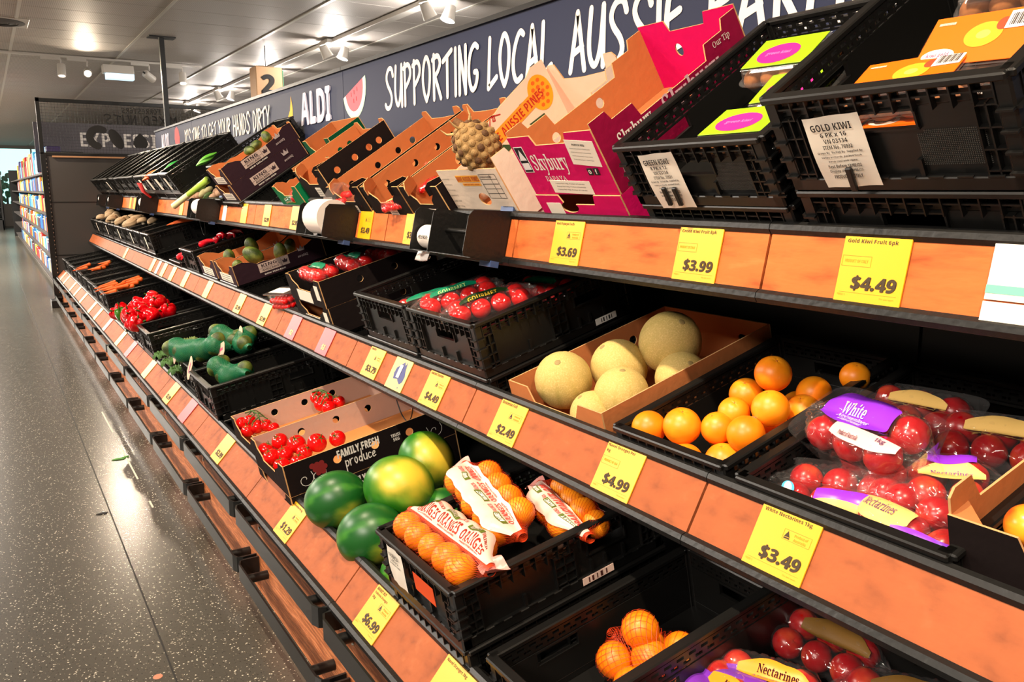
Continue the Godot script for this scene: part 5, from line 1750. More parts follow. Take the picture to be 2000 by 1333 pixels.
	for k in 5:
		var a := 1.3 * k
		part("dry_leaf", MB.new().paint(Color(0.80, 0.68, 0.46)).tube(PackedVector3Array([Vector3(cos(a) * 0.03, 0.072, sin(a) * 0.03), Vector3(cos(a) * 0.055, 0.09, sin(a) * 0.055), Vector3(cos(a) * 0.062, 0.115, sin(a) * 0.062)]), 0.006, 4, 0.001).mesh(), M.dry, pp)
	# cherry tomato cartons: four in a row, black outside and kraft inside
	var tz := [-2.785, -3.145, -3.555, -3.98]
	var tw := [0.31, 0.38, 0.38, 0.38]
	var tl := ["nearest black and kraft tomato carton, left of the pineapple carton", "second black and kraft tomato carton, with wrapped red punnets", "third black and kraft tomato carton, with a clear punnet at its front", "farthest black tomato carton, its black side wall rising above the rest"]
	for k in 4:
		var lift := [0.08, 0.08, 0.08, 0.155][k] as float
		solo("black_carton", MB.new().rbox(Vector3(0, lift / 2, -0.28), Vector3(tw[k], lift - 0.001, 0.56), 0.004).mesh(), mat(CARD_BLACK, 0.7), "closed black carton under the " + tl[k].split(",")[0], "carton", on("T", 0.08, 0.0, tz[k]), "black cartons under the tomato cartons")
		var c := carton("tomato_carton", tl[k], on("T", 0.07 if k < 3 else 0.10, lift, tz[k]), tw[k], 0.62 if k < 3 else 0.42, 0.155 if k < 3 else 0.17, CARD_BLACK, KRAFT, {"front": "low", "front_h": 0.155, "side": "flat", "rear": "tabs", "rear_h": 0.17, "holes": [-0.62, -0.1, 0.32, 0.62]}, "cherry tomato cartons")
		part("label_paper", MB.new().box(Vector3(0.02, 0.034, 0.001), Vector3(0.075, 0.05, 0.0008)).mesh(), M.paper, c, Transform3D(), "small white label")
		for j in 3:
			part("print", MB.new().box(Vector3(0.02, 0.046 - 0.012 * j, 0.0016), Vector3(0.06, 0.002, 0.0003)).mesh(), M.ink, c)
		for sx in [-1, 1]:
			part("corner_flap", MB.new().card(V([-0.05, 0, 0.05, 0, 0.05, 0.03, 0.03, 0.05, -0.03, 0.05, -0.05, 0.035]), [], 0.004, CARD_BLACK, KRAFT, EDGE).mesh(), M.card, c, Transform3D(Basis(Vector3.UP, deg_to_rad(50.0 * sx)), Vector3(sx * (tw[k] / 2 - 0.035), 0.12, -0.028)))
	for q in [[0.10, 0.13, -3.10, "red wrapped pack of cherry tomatoes lying at the front of the second tomato carton"], [0.17, 0.16, -2.98, "red wrapped pack of cherry tomatoes standing highest in the second tomato carton"], [0.34, 0.15, -3.12, "red wrapped pack of cherry tomatoes against the back of the second tomato carton"], [0.13, 0.12, -3.5, "red wrapped pack of cherry tomatoes at the front of the third tomato carton"]]:
		var fp := film_pack("tomato_pack", q[3], on("T", q[0], q[1], q[2], fr.randf_range(-0.4, 0.4)), grid_balls(5, 4, 0.0135), "tomato", "wrapped cherry tomato packs", "film_red")
		part("label_band", fp[1].patch(-0.1, 0.07, 0.15, 0.5, 0.003, 0.4), mat(Color(0.95, 0.75, 0.45), 0.4), fp[0], Transform3D(), "pale orange label")
	var cp := thing("tomato_punnet", "tall clear punnet with green label standing in the third tomato carton", "punnet", on("T", 0.10, 0.14, -3.66) * rot(Vector3.RIGHT, 24))
	part("shell", MB.new().rbox(Vector3(0, 0.045, 0), Vector3(0.14, 0.10, 0.10), 0.012).mesh(), M.tray, cp, Transform3D(), "clear plastic shell")
	part("label_card", MB.new().box(Vector3(-0.01, 0.05, 0.051), Vector3(0.07, 0.06, 0.001)).mesh(), mat(Color(0.25, 0.78, 0.52), 0.4), cp, Transform3D(), "green label")
	for k in 6:
		fruit_in("tomato", cp, "tomato", Vector3((k % 3 - 1) * 0.04, 0.02 + 0.003 * k, (k / 3 - 0.5) * 0.04), 0.017)
	# green cartons
	var GREEN := Color(0.02, 0.45, 0.27)
	solo("black_carton", MB.new().rbox(Vector3(0, 0.06, -0.28), Vector3(0.42, 0.12, 0.56), 0.004).mesh(), mat(CARD_BLACK, 0.7), "closed black carton under the low green carton", "carton", on("T", 0.09, 0.0, -4.42), "black cartons under the tomato cartons")
	var gc := carton("green_carton", "low green carton of wrapped produce with kraft tabs", on("T", 0.075, 0.121, -4.42), 0.40, 0.33, 0.115, GREEN, KRAFT, {"front": "low", "side": "wave", "rear": "tabs"})
	letters("print", "fresh grown", "bold", 0.13, 0.022, M.white_print, gc, right_wall(0.40, 0.33, 0.02, 0.05))
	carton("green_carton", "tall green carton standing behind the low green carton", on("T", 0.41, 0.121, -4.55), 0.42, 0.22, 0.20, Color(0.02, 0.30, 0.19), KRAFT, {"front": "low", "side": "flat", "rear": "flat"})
	film_pack("salad_pack", "clear film pack of dark tomatoes in the low green carton", on("T", 0.17, 0.135, -4.42, 1.2), grid_balls(4, 4, 0.022), "nectarine", "salad packs")
	# avocado cartons
	king_carton("lower purple black avocado carton on the top row", on("T", 0.07, 0.135, -5.70), 0.40, 0.56, 0.115, false)
	king_carton("upper purple black avocado carton on the top row, its fruit showing", on("T", 0.085, 0.251, -5.70), 0.40, 0.56, 0.115, true)
	crate("black crate under the purple avocado cartons of the top row", on("T", 0.06, 0.0, -5.70), 0.134)
	for q in [[0.16, 0.33, -5.6], [0.34, 0.345, -5.62], [0.5, 0.35, -5.66], [0.44, 0.33, -5.8]]:
		fruit("avocado", "avocado", "avocado in the top row's upper purple carton, %s upslope" % {0.16: "lowest", 0.34: "second", 0.5: "highest", 0.44: "third"}[q[0]], W("T", q[0], q[1], q[2]), 0.036, "avocados in the upper purple carton")
	# crates towards the far end, two high
	var back_crate := crate("black crate standing upslope behind the purple avocado cartons", on("T", 0.20, 0.16, -6.16), 0.18)
	crate("black crate holding up the crate left of the purple avocado cartons", on("T", 0.06, 0.0, -6.16), 0.155)
	var zz := [-7.42, -7.84, -8.28, -8.74, -9.3, -9.75, -10.2, -10.7, -11.3, -11.75, -12.3, -12.75]
	for k in zz.size():
		crate("lower black crate on the top row's far half, %s stack beyond the leek" % NTH[k], on("T", 0.08, 0.0, zz[k]), 0.19)
		var c := crate("upper black crate on the top row's far half, %s stack beyond the leek" % NTH[k], on("T", 0.07, 0.191, zz[k], fr.randf_range(-0.04, 0.04)), 0.19)
		if k in [0, 1, 2, 3, 8]:
			part("label_paper", MB.new().box(Vector3(-0.05, 0.09, 0.006), Vector3(0.09, 0.11, 0.001)).mesh(), M.paper, c, Transform3D(), "white paper label")
	for q in [["orange wrapped bunch poking out of a far top row crate", Color(0.95, 0.36, 0.10), -8.2, 0.1], ["bright green wrapped bunch in a far top row crate", Color(0.10, 0.60, 0.20), -7.75, 0.22], ["pale green wrapped bunch lying above the crate behind the leek", Color(0.36, 0.66, 0.22), -6.75, 0.30]]:
		var col: Color = q[1]
		var fn := func(u: float, v: float) -> Vector3:
			var a := TAU * u
			var r := 0.035 * sin(PI * clampf(v, 0.02, 0.98)) + 0.004
			return Vector3(cos(a) * r * (1.0 + 0.3 * sin(5.0 * a + 9.0 * v)), sin(a) * r * 0.7, 0.09 - 0.19 * v)
		solo("wrapped_bunch", MB.new().paint(col).surf(24, 14, fn, true).mesh(), M.v_gloss, q[0], "vegetables", on("T", q[3], 0.36 if q[2] < -7.0 else 0.345, q[2]), "wrapped bunches in the far top row crates")
	var fan := MB.new().paint(Color(0.85, 0.22, 0.22))
	for k in 5:
		fan.tube(PackedVector3Array([Vector3(0, 0, 0), Vector3(0.03 * (k - 2), 0.08, 0.02), Vector3(0.06 * (k - 2), 0.16, 0.0)]), 0.012, 5, 0.006)
	solo("rhubarb", fan.mesh(), M.v, "red rhubarb stalks sticking out in front of the far top row crates", "rhubarb", on("T", 0.02, 0.17, -8.55))
	var leek := thing("leek", "single pale green leek lying across the top row's front rail", "leek", Transform3D(Basis(), Vector3.ZERO))
	var la := W("T", 0.12, 0.25, -6.42)
	var lb := Vector3(1.21, 1.51, -6.70)
	part("shank", MB.new().paint(Color(0.88, 0.90, 0.68)).tube(PackedVector3Array([lb, lb.lerp(la, 0.5)]), 0.024, 12, 0.022).mesh(), M.v_gloss, leek)
	part("leaves", MB.new().paint(Color(0.62, 0.76, 0.28)).tube(PackedVector3Array([lb.lerp(la, 0.5), la, la + (la - lb) * 0.12]), 0.022, 12, 0.027).mesh(), M.v_gloss, leek)
	for k in 6:
		var bunch := MB.new().paint([Color(0.58, 0.55, 0.40), Color(0.34, 0.46, 0.22), Color(0.60, 0.48, 0.38)][k % 3])
		for i in 5:
			bunch.ball(Vector3(fr.randf_range(-0.05, 0.05), fr.randf_range(0.0, 0.05), fr.randf_range(-0.05, 0.05)), Vector3(0.03, 0.025, 0.04), 8, 6)
		solo("loose_greens", bunch.mesh(), M.v, "pale bunch of loose greens behind the rail by the leek, %s from the left" % NTH[k], "vegetables", on("T", 0.10 + 0.03 * (k % 2), 0.12, -7.1 + 0.14 * k), "loose greens by the leek")

func king_carton(label: String, tf: Transform3D, w: float, d: float, h: float, open_: bool) -> Node3D:
	var o := carton("avocado_carton", label, tf, w, d, h, PLUM, KRAFT, {"front": "low", "side": "wave" if open_ else "flat", "rear": "tabs", "corners": false}, "purple black avocado cartons")
	var rw := right_wall(w, d, 0, 0)
	part("name_panel", MB.new().paint(Color(0.80, 0.70, 0.66)).at(rw * pos(-0.045, h * 0.48, 0.0006)).box(Vector3.ZERO, Vector3(0.20, 0.056, 0.0008)).mesh(), M.v, o)
	part("print", MB.new().paint(PLUM).at(rw * pos(-0.045, h * 0.48, 0.0012)).box(Vector3(0.048, 0, 0), Vector3(0.0016, 0.056, 0.0003)).box(Vector3(-0.026, -0.004, 0), Vector3(0.146, 0.0016, 0.0003)).prism(V([0.06, -0.012, 0.086, -0.012, 0.092, 0.012, 0.081, 0.002, 0.073, 0.016, 0.065, 0.002, 0.054, 0.012]), 0, 0).mesh(), M.v, o)
	letters("print", "KING", "bold", 0.10, 0.020, mat(PLUM, 0.7), o, rw * pos(-0.075, h * 0.48 + 0.012, 0.0024))
	letters("print", "AVOCADO", "bold", 0.11, 0.012, mat(PLUM, 0.7), o, rw * pos(-0.073, h * 0.48 - 0.016, 0.0024))
	letters("print", "NEW ZEALAND", "bold", 0.14, 0.009, M.white_print, o, rw * pos(-0.05, h * 0.13, 0.0016))
	letters("print", "avoHQ", "bold", 0.07, 0.018, mat(Color(0.72, 0.66, 0.66), 0.6), o, rw * pos(0.15, h * 0.42, 0.0016))
	part("crest", MB.new().paint(Color(0.72, 0.66, 0.66)).at(rw * pos(0.15, h * 0.68, 0.001)).prism(V([-0.02, 0.0, 0.02, 0.0, 0.026, 0.03, 0.012, 0.012, 0.0, 0.036, -0.012, 0.012, -0.026, 0.03]), 0, 0).mesh(), M.v, o)
	part("label_paper", MB.new().box(Vector3(0, h * 0.28, 0.001), Vector3(w * 0.62, h * 0.42, 0.0008)).mesh(), M.paper, o, Transform3D(), "white printed label")
	for k in 3:
		part("print", MB.new().box(Vector3(0, h * (0.16 + 0.12 * k), 0.0018), Vector3(w * 0.5, 0.003, 0.0003)).mesh(), M.ink, o)
	return o

func middle_row() -> void:
	# black carton of peaches at the near end
	carton("peach_carton", "open black carton of peaches cut off by the photo's right edge", on("M", 0.115, 0.0, -0.50), 0.38, 0.46, 0.185, CARD_BLACK, KRAFT, {"front": "notch", "side": "tabs", "rear": "tabs", "side_h": 0.215, "corners": true})
	heap("M", "peach", "peach", [[0.19, 0.155, -0.60, 0.038], [0.21, 0.13, -0.47, 0.037], [0.29, 0.13, -0.52, 0.037], [0.30, 0.13, -0.42, 0.037]], "yellow and red peach in the black carton, %s from its front left corner", "peaches in the black carton")
	# nectarines
	crate("black crate of wrapped nectarine packs beside the peach carton", on("M", 0.088, 0.0, -0.90), 0.13, 0.455)
	var packs := [[0.335, 0.115, -0.985, -0.18, "white nectarine pack with a purple label, on top of the others", 0], [0.205, 0.035, -0.985, 0.25, "nectarine pack at the front left of its crate, fruit bearing a blue sticker", 1], [0.20, 0.045, -0.79, -0.12, "nectarine pack at the front right of its crate, touching the peach carton", 2], [0.50, 0.06, -0.82, 0.2, "nectarine pack in the shade at the back right of its crate", 3], [0.31, 0.05, -0.85, 0.5, "nectarine pack lying under the purple labelled one, with a cream label", 4], [0.54, 0.06, -1.02, 0.1, "nectarine pack in the shade at the back left of its crate", 5]]
	for q in packs:
		nectarine_pack(q[4], on("M", q[0], q[1], q[2], q[3]) * rot(Vector3.RIGHT, 14 if q[5] == 0 else 4).scaled_local(Vector3.ONE * (1.15 if q[5] == 0 else 1.05)), q[5], "white nectarine packs")
	# loose navel oranges
	crate("black crate of loose navel oranges on the middle row", on("M", 0.088, 0.0, -1.345), 0.14, 0.36)
	var spots := [[0.152, 0.115, -1.475, 0.043], [0.135, 0.055, -1.455, 0.042], [0.188, 0.125, -1.393, 0.046], [0.150, 0.055, -1.362, 0.045], [0.237, 0.115, -1.325, 0.040], [0.195, 0.060, -1.28, 0.043], [0.248, 0.115, -1.248, 0.044], [0.290, 0.135, -1.318, 0.038], [0.325, 0.15, -1.235, 0.044], [0.262, 0.05, -1.215, 0.043], [0.385, 0.13, -1.365, 0.042], [0.405, 0.195, -1.287, 0.044], [0.465, 0.13, -1.225, 0.042], [0.41, 0.11, -1.215, 0.041], [0.575, 0.135, -1.19, 0.036], [0.345, 0.075, -1.20, 0.040], [0.31, 0.05, -1.39, 0.043], [0.40, 0.05, -1.30, 0.043], [0.50, 0.055, -1.31, 0.043], [0.35, 0.055, -1.285, 0.043]]
	for k in spots.size():
		var q: Array = spots[k]
		fruit("sticker_orange" if k in [4, 6, 0] else "orange", "navel_orange", "loose navel orange in the middle row crate, %s counted from its front left" % NTH[k], W("M", q[0], q[1], q[2]), q[3], "loose navel oranges", Vector3(-0.6 + 0.2 * (k % 3), 0.75, 0.15 * (k % 4) - 0.1) if k % 3 else Vector3(0.3, 0.4, -0.8))
	# rockmelons in a kraft carton
	carton("melon_carton", "open kraft carton of rockmelons on the middle row", on("M", 0.085, 0.0, -1.79), 0.44, 0.64, 0.16, KRAFT, KRAFT, {"front": "dip", "side": "flat", "rear": "flat", "rear_holes": [[Vector2(-0.11, 0.10), 0.018, 0.012]], "holes": [0.5]})
	heap("M", "rockmelon", "rockmelon", [[0.208, 0.13, -1.905, 0.085], [0.37, 0.115, -1.845, 0.084], [0.265, 0.10, -1.715, 0.078], [0.50, 0.16, -1.75, 0.092], [0.43, 0.095, -1.645, 0.076], [0.185, 0.065, -1.755, 0.066]], "netted tan rockmelon in the kraft carton, %s counted from its front left", "rockmelons in the kraft carton")
	# two tall tomato crates, each on another
	for q in [[-2.375, "near", "right"], [-2.865, "far", "left"]]:
		crate("lower black crate under the %s of the two tomato pack crates" % q[1], on("M", 0.09, 0.0, q[0]), 0.133, 0.46)
		var c := crate("upper black crate holding tomato packs, %s of the two side by side" % q[2], on("M", 0.085, 0.135, q[0]), 0.185, 0.46)
		part("barcode_label", MB.new().paint(Color(0.93, 0.91, 0.88)).at(right_wall(0.46, 0.62, 0.18, 0.02)).box(Vector3(0, 0, 0.004), Vector3(0.09, 0.022, 0.001)).paint(Color(0.1, 0.1, 0.1)).box(Vector3(-0.02, 0, 0.005), Vector3(0.003, 0.014, 0.0003)).box(Vector3(-0.01, 0, 0.005), Vector3(0.005, 0.014, 0.0003)).box(Vector3(0.002, 0, 0.005), Vector3(0.003, 0.014, 0.0003)).box(Vector3(0.014, 0, 0.005), Vector3(0.006, 0.014, 0.0003)).box(Vector3(0.024, 0, 0.005), Vector3(0.003, 0.014, 0.0003)).mesh(), M.v, c, Transform3D(), "white barcode label")
	for q in [[0.24, 0.275, -2.51, 1.25, "gourmet tomato pack with a bright green label, left of two on the near crate", 0], [0.24, 0.275, -2.30, 1.25, "gourmet tomato pack with a dark green label, right of two on the near crate", 1], [0.26, 0.215, -2.78, 1.2, "tomato pack sunk in the far tomato crate", 2], [0.50, 0.225, -2.38, 0.1, "tomato pack in shade at the back of the near tomato crate", 3]]:
		var fp := film_pack("tomato_pack", q[4], on("M", q[0], q[1], q[2], q[3]), grid_balls(4, 2, 0.034), "tomato", "gourmet tomato packs")
		var col := Color(0.02, 0.48, 0.34) if q[5] != 1 else Color(0.10, 0.20, 0.09)
		part("label_band", fp[1].patch(-0.13, 0.12, 0.22, 0.72, 0.0035, 0.55), mat(col, 0.35), fp[0], Transform3D(), "green printed label")
		part("tray", tray(0.16, 0.085, 0.05), M.tray, fp[0], Transform3D(), "clear ribbed tray")
		if q[5] < 2:
			var ink := mat(Color(0.75, 0.9, 0.55) if q[5] == 0 else Color(0.9, 0.72, 0.2), 0.5)
			part("print", fp[1].print_on(text_mesh("GOURMET"), -0.04, 0.46, 0.30, 0.06, 0.006), ink, fp[0])
			part("print", fp[1].print_on(text_mesh("TOMATOES"), 0.05, 0.46, 0.36, 0.06, 0.006), ink, fp[0])
	# black cartons of tomatoes, two high
	var tc := {"front": "low", "side": "flat", "rear": "tabs", "holes": [-0.35, 0.25]}
	var lowc := carton("tomato_carton", "lower black carton of tomatoes on the middle row", on("M", 0.09, 0.055, -3.78), 0.48, 0.60, 0.13, CARD_BLACK, KRAFT, tc, "black tomato cartons on the middle row")
	crate("black crate under the two black tomato cartons of the middle row", on("M", 0.095, 0.0, -3.78), 0.054)
	var upc := carton("tomato_carton", "upper black carton of tomatoes with green labelled bags, middle row", on("M", 0.085, 0.186, -3.78), 0.48, 0.60, 0.13, CARD_BLACK, Color(0.12, 0.11, 0.10), tc, "black tomato cartons on the middle row")
	for c in [lowc, upc]:
		part("label_paper", MB.new().box(Vector3(-0.02, 0.035, 0.001), Vector3(0.2, 0.055, 0.0008)).box(Vector3(0.18, 0.07, 0.001), Vector3(0.05, 0.07, 0.0008)).mesh(), M.paper, c, Transform3D(), "white printed label")
	for q in [[0.19, 0.265, -3.83, 1.3, "green labelled tomato bag at the front of the upper black carton"], [0.36, 0.265, -3.78, 1.2, "green labelled tomato bag in the middle of the upper black carton"], [0.52, 0.26, -3.74, 1.4, "tomato bag in the shade at the back of the upper black carton"]]:
		var fp := film_pack("tomato_pack", q[4], on("M", q[0], q[1], q[2], q[3] - 1.3), grid_balls(4, 2, 0.034), "tomato", "tomato bags in the black carton")
		part("label_band", fp[1].patch(-0.14, 0.10, 0.2, 0.7, 0.0035, 0.5), mat(Color(0.02, 0.48, 0.34), 0.35), fp[0], Transform3D(), "green printed label")
		part("print", fp[1].print_on(text_mesh("TOMATOES"), 0.0, 0.45, 0.34, 0.06, 0.006), mat(Color(0.75, 0.9, 0.8), 0.5), fp[0])
	var pun := thing("tomato_punnet", "clear punnet of cherry tomatoes alone on the middle row deck", "punnet", on("M", 0.10, 0.10, -4.25, 0.25))
	part("shell", tray(0.085, 0.055, 0.085), M.tray, pun, Transform3D(), "clear ribbed shell")
	part("lid", MB.new().rbox(Vector3(0, 0.09, 0), Vector3(0.19, 0.008, 0.125), 0.003).mesh(), M.tray, pun, Transform3D(), "clear lid")
	part("label_card", MB.new().box(Vector3(0, 0.095, 0), Vector3(0.15, 0.001, 0.07)).mesh(), M.paper, pun, Transform3D(), "white printed label")
	for i in 5:
		for j in 3:
			for l in 2:
				fruit_in("tomato", pun, "tomato", Vector3((i - 2) * 0.031, 0.016 + 0.031 * l, (j - 1) * 0.031 + 0.003 * l), 0.0165, Vector3(fr.randf_range(-1, 1), 1, fr.randf_range(-1, 1)).normalized())
	solo("flattened_crate", crate_wall(0.40, 0.12, true), M.black, "black crate side lying flat under the cherry tomato punnet", "crate", on("M", 0.16, 0.085, -4.25) * rot(Vector3.RIGHT, -90))
	# avocado cartons side by side
	king_carton("near purple avocado carton on the middle row, lettered on its side", on("M", 0.09, 0.125, -5.42), 0.48, 0.60, 0.125, true)
	king_carton("far purple avocado carton on the middle row, behind its neighbour", on("M", 0.09, 0.125, -5.93), 0.48, 0.60, 0.125, true)
	crate("black crate under the near purple avocado carton of the middle row", on("M", 0.095, 0.0, -5.42), 0.124)
	crate("black crate under the far purple avocado carton of the middle row", on("M", 0.095, 0.0, -5.93), 0.124)
	heap("M", "avocado", "avocado", [[0.30, 0.235, -5.42, 0.058], [0.46, 0.21, -5.38, 0.047], [0.19, 0.19, -5.47, 0.043], [0.42, 0.23, -5.90, 0.050], [0.24, 0.21, -5.87, 0.045], [0.56, 0.21, -5.48, 0.043]], "green avocado in the middle row's purple cartons, %s counted from the near one", "avocados on the middle row")
	# chilli crate and the far crates
	crate("black crate of red chillies on the middle row left of the avocado cartons", on("M", 0.09, 0.10, -6.50), 0.18)
	crate("black crate under the chilli crate on the middle row", on("M", 0.095, 0.0, -6.50), 0.099)
	for k in 7:
		var q := [[0.32, 0.28, -6.42], [0.38, 0.29, -6.5], [0.44, 0.28, -6.44], [0.28, 0.27, -6.53], [0.50, 0.28, -6.52], [0.12, 0.20, -6.79], [0.10, 0.19, -6.83]][k] as Array
		var ch := MB.new().paint(Color(0.85, 0.05, 0.14))
		ch.tube(PackedVector3Array([Vector3(-0.07, 0, 0.02), Vector3(-0.02, 0.015, 0), Vector3(0.04, 0.01, -0.01), Vector3(0.09, -0.005, 0.01)]), 0.026, 10, 0.006).ball(Vector3(-0.07, 0, 0.02), Vector3(0.026, 0.026, 0.026), 10, 8)
		solo("red_chilli", ch.mesh(), M.pepper, "shiny red long chilli, %s along from the chilli crate's front" % NTH[k], "chilli", on("M", q[0], q[1], q[2], fr.randf_range(-0.6, 0.6)), "red long chillies")
	var zs := [-7.05, -8.13, -8.58, -9.02, -9.48, -9.95, -10.45, -11.0, -11.5, -12.0, -12.5]
	for k in zs.size():
		crate("lower black crate on the middle row's far half, %s stack beyond the chillies" % NTH[k], on("M", 0.075, 0.0, zs[k]), 0.155)
		var c := crate("upper black crate on the middle row's far half, %s stack beyond the chillies" % NTH[k], on("M", 0.07, 0.156, zs[k], fr.randf_range(-0.03, 0.03)), 0.18) if k > 0 else null
		if c and k % 2:
			part("label_paper", MB.new().box(Vector3(-0.06, 0.09, 0.006), Vector3(0.05, 0.11, 0.001)).mesh(), M.paper, c, Transform3D(), "white paper label")
	for k in 3:
		fruit("carrot", "carrot", "orange carrot in the nearest far crate of the middle row, %s of three" % NTH[k], W("M", 0.38 + 0.03 * k, 0.35, -8.13 + 0.05 * k), 0.027, "carrots on the middle row", Vector3(0.7, 0.25, 0.4))
	for k in 22:
		var z := -8.95 - 0.17 * k
		fruit("mushroom", "mushroom", "pale mushroom in the middle row's far crates, %s beyond the carrots" % (NTH[k] if k < 20 else ["twenty-first", "twenty-second"][k - 20]), W("M", fr.randf_range(0.10, 0.35), 0.345 + fr.randf_range(0, 0.03), z), fr.randf_range(0.05, 0.075), "mushrooms in the far crates", Vector3(fr.randf_range(-0.8, 0), 1, fr.randf_range(-0.3, 0.3)))

func tray(hx: float, hz: float, h: float) -> ArrayMesh:   # thin ribbed plastic tray, open on top
	var fn := func(u: float, v: float) -> Vector3:
		var a := TAU * u
		var c := Vector2(cos(a), sin(a))
		var sq := pow(pow(absf(c.x), 5.0) + pow(absf(c.y), 5.0), -0.2)
		var rib := 1.0 + 0.012 * sin(u * TAU * 26.0) * (1.0 - v)
		var k := lerpf(0.82, 1.0, v) * rib
		return Vector3(c.x * sq * hx * k, h * v, -c.y * sq * hz * k)
	return MB.new().surf(104, 6, fn, true).mesh()

func nectarine_pack(label: String, tf: Transform3D, k: int, group: String) -> void:
	var fp := film_pack("nectarine_pack", label, tf, grid_balls(3, 2, 0.034), "nectarine", group)
	var o: Node3D = fp[0]
	var p: Pack = fp[1]
	part("tray", tray(0.135, 0.085, 0.05), M.tray, o, Transform3D(), "clear ribbed tray")
	var purple := mat(Color(0.56, 0.20, 0.86), 0.3)
	var cream := mat(Color(0.95, 0.78, 0.45), 0.4)
	if k == 0:
		part("label_band", p.patch(-0.20, 0.10, 0.13, 0.70, 0.0035, 0.40), purple, o, Transform3D(), "purple printed label")
		part("label_band", p.patch(0.09, 0.17, 0.40, 0.88, 0.0045, 0.3), mat(Color(0.96, 0.76, 0.76), 0.4), o, Transform3D(), "pale pink printed label")
		part("print", p.print_on(text_mesh("White", "serifbold"), -0.06, 0.40, 0.20, 0.085, 0.006), M.white_print, o)
		part("print", p.print_on(text_mesh("Nectarines", "serif"), 0.02, 0.44, 0.26, 0.055, 0.006), M.white_print, o)
		part("print", p.print_on(text_mesh("A Taste of Summer", "serif"), 0.068, 0.46, 0.20, 0.022, 0.006), M.white_print, o)
		part("print", p.print_on(text_mesh("1kg", "bold"), 0.115, 0.78, 0.06, 0.028, 0.007), mat(Color(0.4, 0.2, 0.35), 0.5), o)
		part("print", p.print_on(text_mesh("Product of Australia", "bold"), 0.14, 0.56, 0.15, 0.022, 0.007), mat(Color(0.35, 0.15, 0.2), 0.5), o)
	elif k == 1:
		part("label_band", p.patch(0.10, 0.20, 0.45, 0.95, 0.0035, 0.4), purple, o, Transform3D(), "purple printed label")
		part("label_band", p.patch(0.16, 0.27, 0.40, 0.85, 0.0045, 0.6), cream, o, Transform3D(), "cream printed label")
		part("fruit_sticker", MB.new().paint(Color(0.30, 0.70, 0.88)).at(Transform3D(Basis(Vector3.RIGHT, -0.7), Vector3(-0.068, 0.068, 0.045))).lathe_flat(0.013, 0.013).paint(Color(0.95, 0.9, 0.92)).at(Transform3D(Basis(Vector3.RIGHT, -0.7), Vector3(-0.068, 0.0682, 0.0455))).lathe_flat(0.008, 0.012).mesh(), M.v, o, Transform3D(), "round blue and white fruit sticker")
	elif k == 2:
		part("label_band", p.patch(0.05, 0.20, 0.05, 0.55, 0.0035, 0.5), cream, o, Transform3D(), "cream printed label")
		part("label_band", p.patch(0.16, 0.27, 0.45, 0.95, 0.0045, 0.4), purple, o, Transform3D(), "purple printed label")
		part("print", p.print_on(text_mesh("1kg", "bold"), 0.215, 0.80, 0.09, 0.04, 0.007), M.white_print, o)
		part("print", p.print_on(text_mesh("Nectarines", "serif"), 0.12, 0.3, 0.25, 0.05, 0.006), mat(Color(0.35, 0.1, 0.4), 0.5), o)
	elif k == 4:
		part("label_band", p.patch(-0.1, 0.10, 0.45, 0.85, 0.0035, 0.6), cream, o, Transform3D(), "cream printed label")
		part("print", p.print_on(text_mesh("Nectarines", "serif"), 0.0, 0.65, 0.25, 0.06, 0.006), mat(Color(0.45, 0.15, 0.6), 0.5), o)
		part("label_band", p.patch(-0.2, -0.08, 0.5, 0.8, 0.0045, 0.4), purple, o, Transform3D(), "purple printed label")
	else:
		part("label_band", p.patch(-0.12, 0.06, 0.3, 0.75, 0.0035, 0.6), cream, o, Transform3D(), "cream printed label")

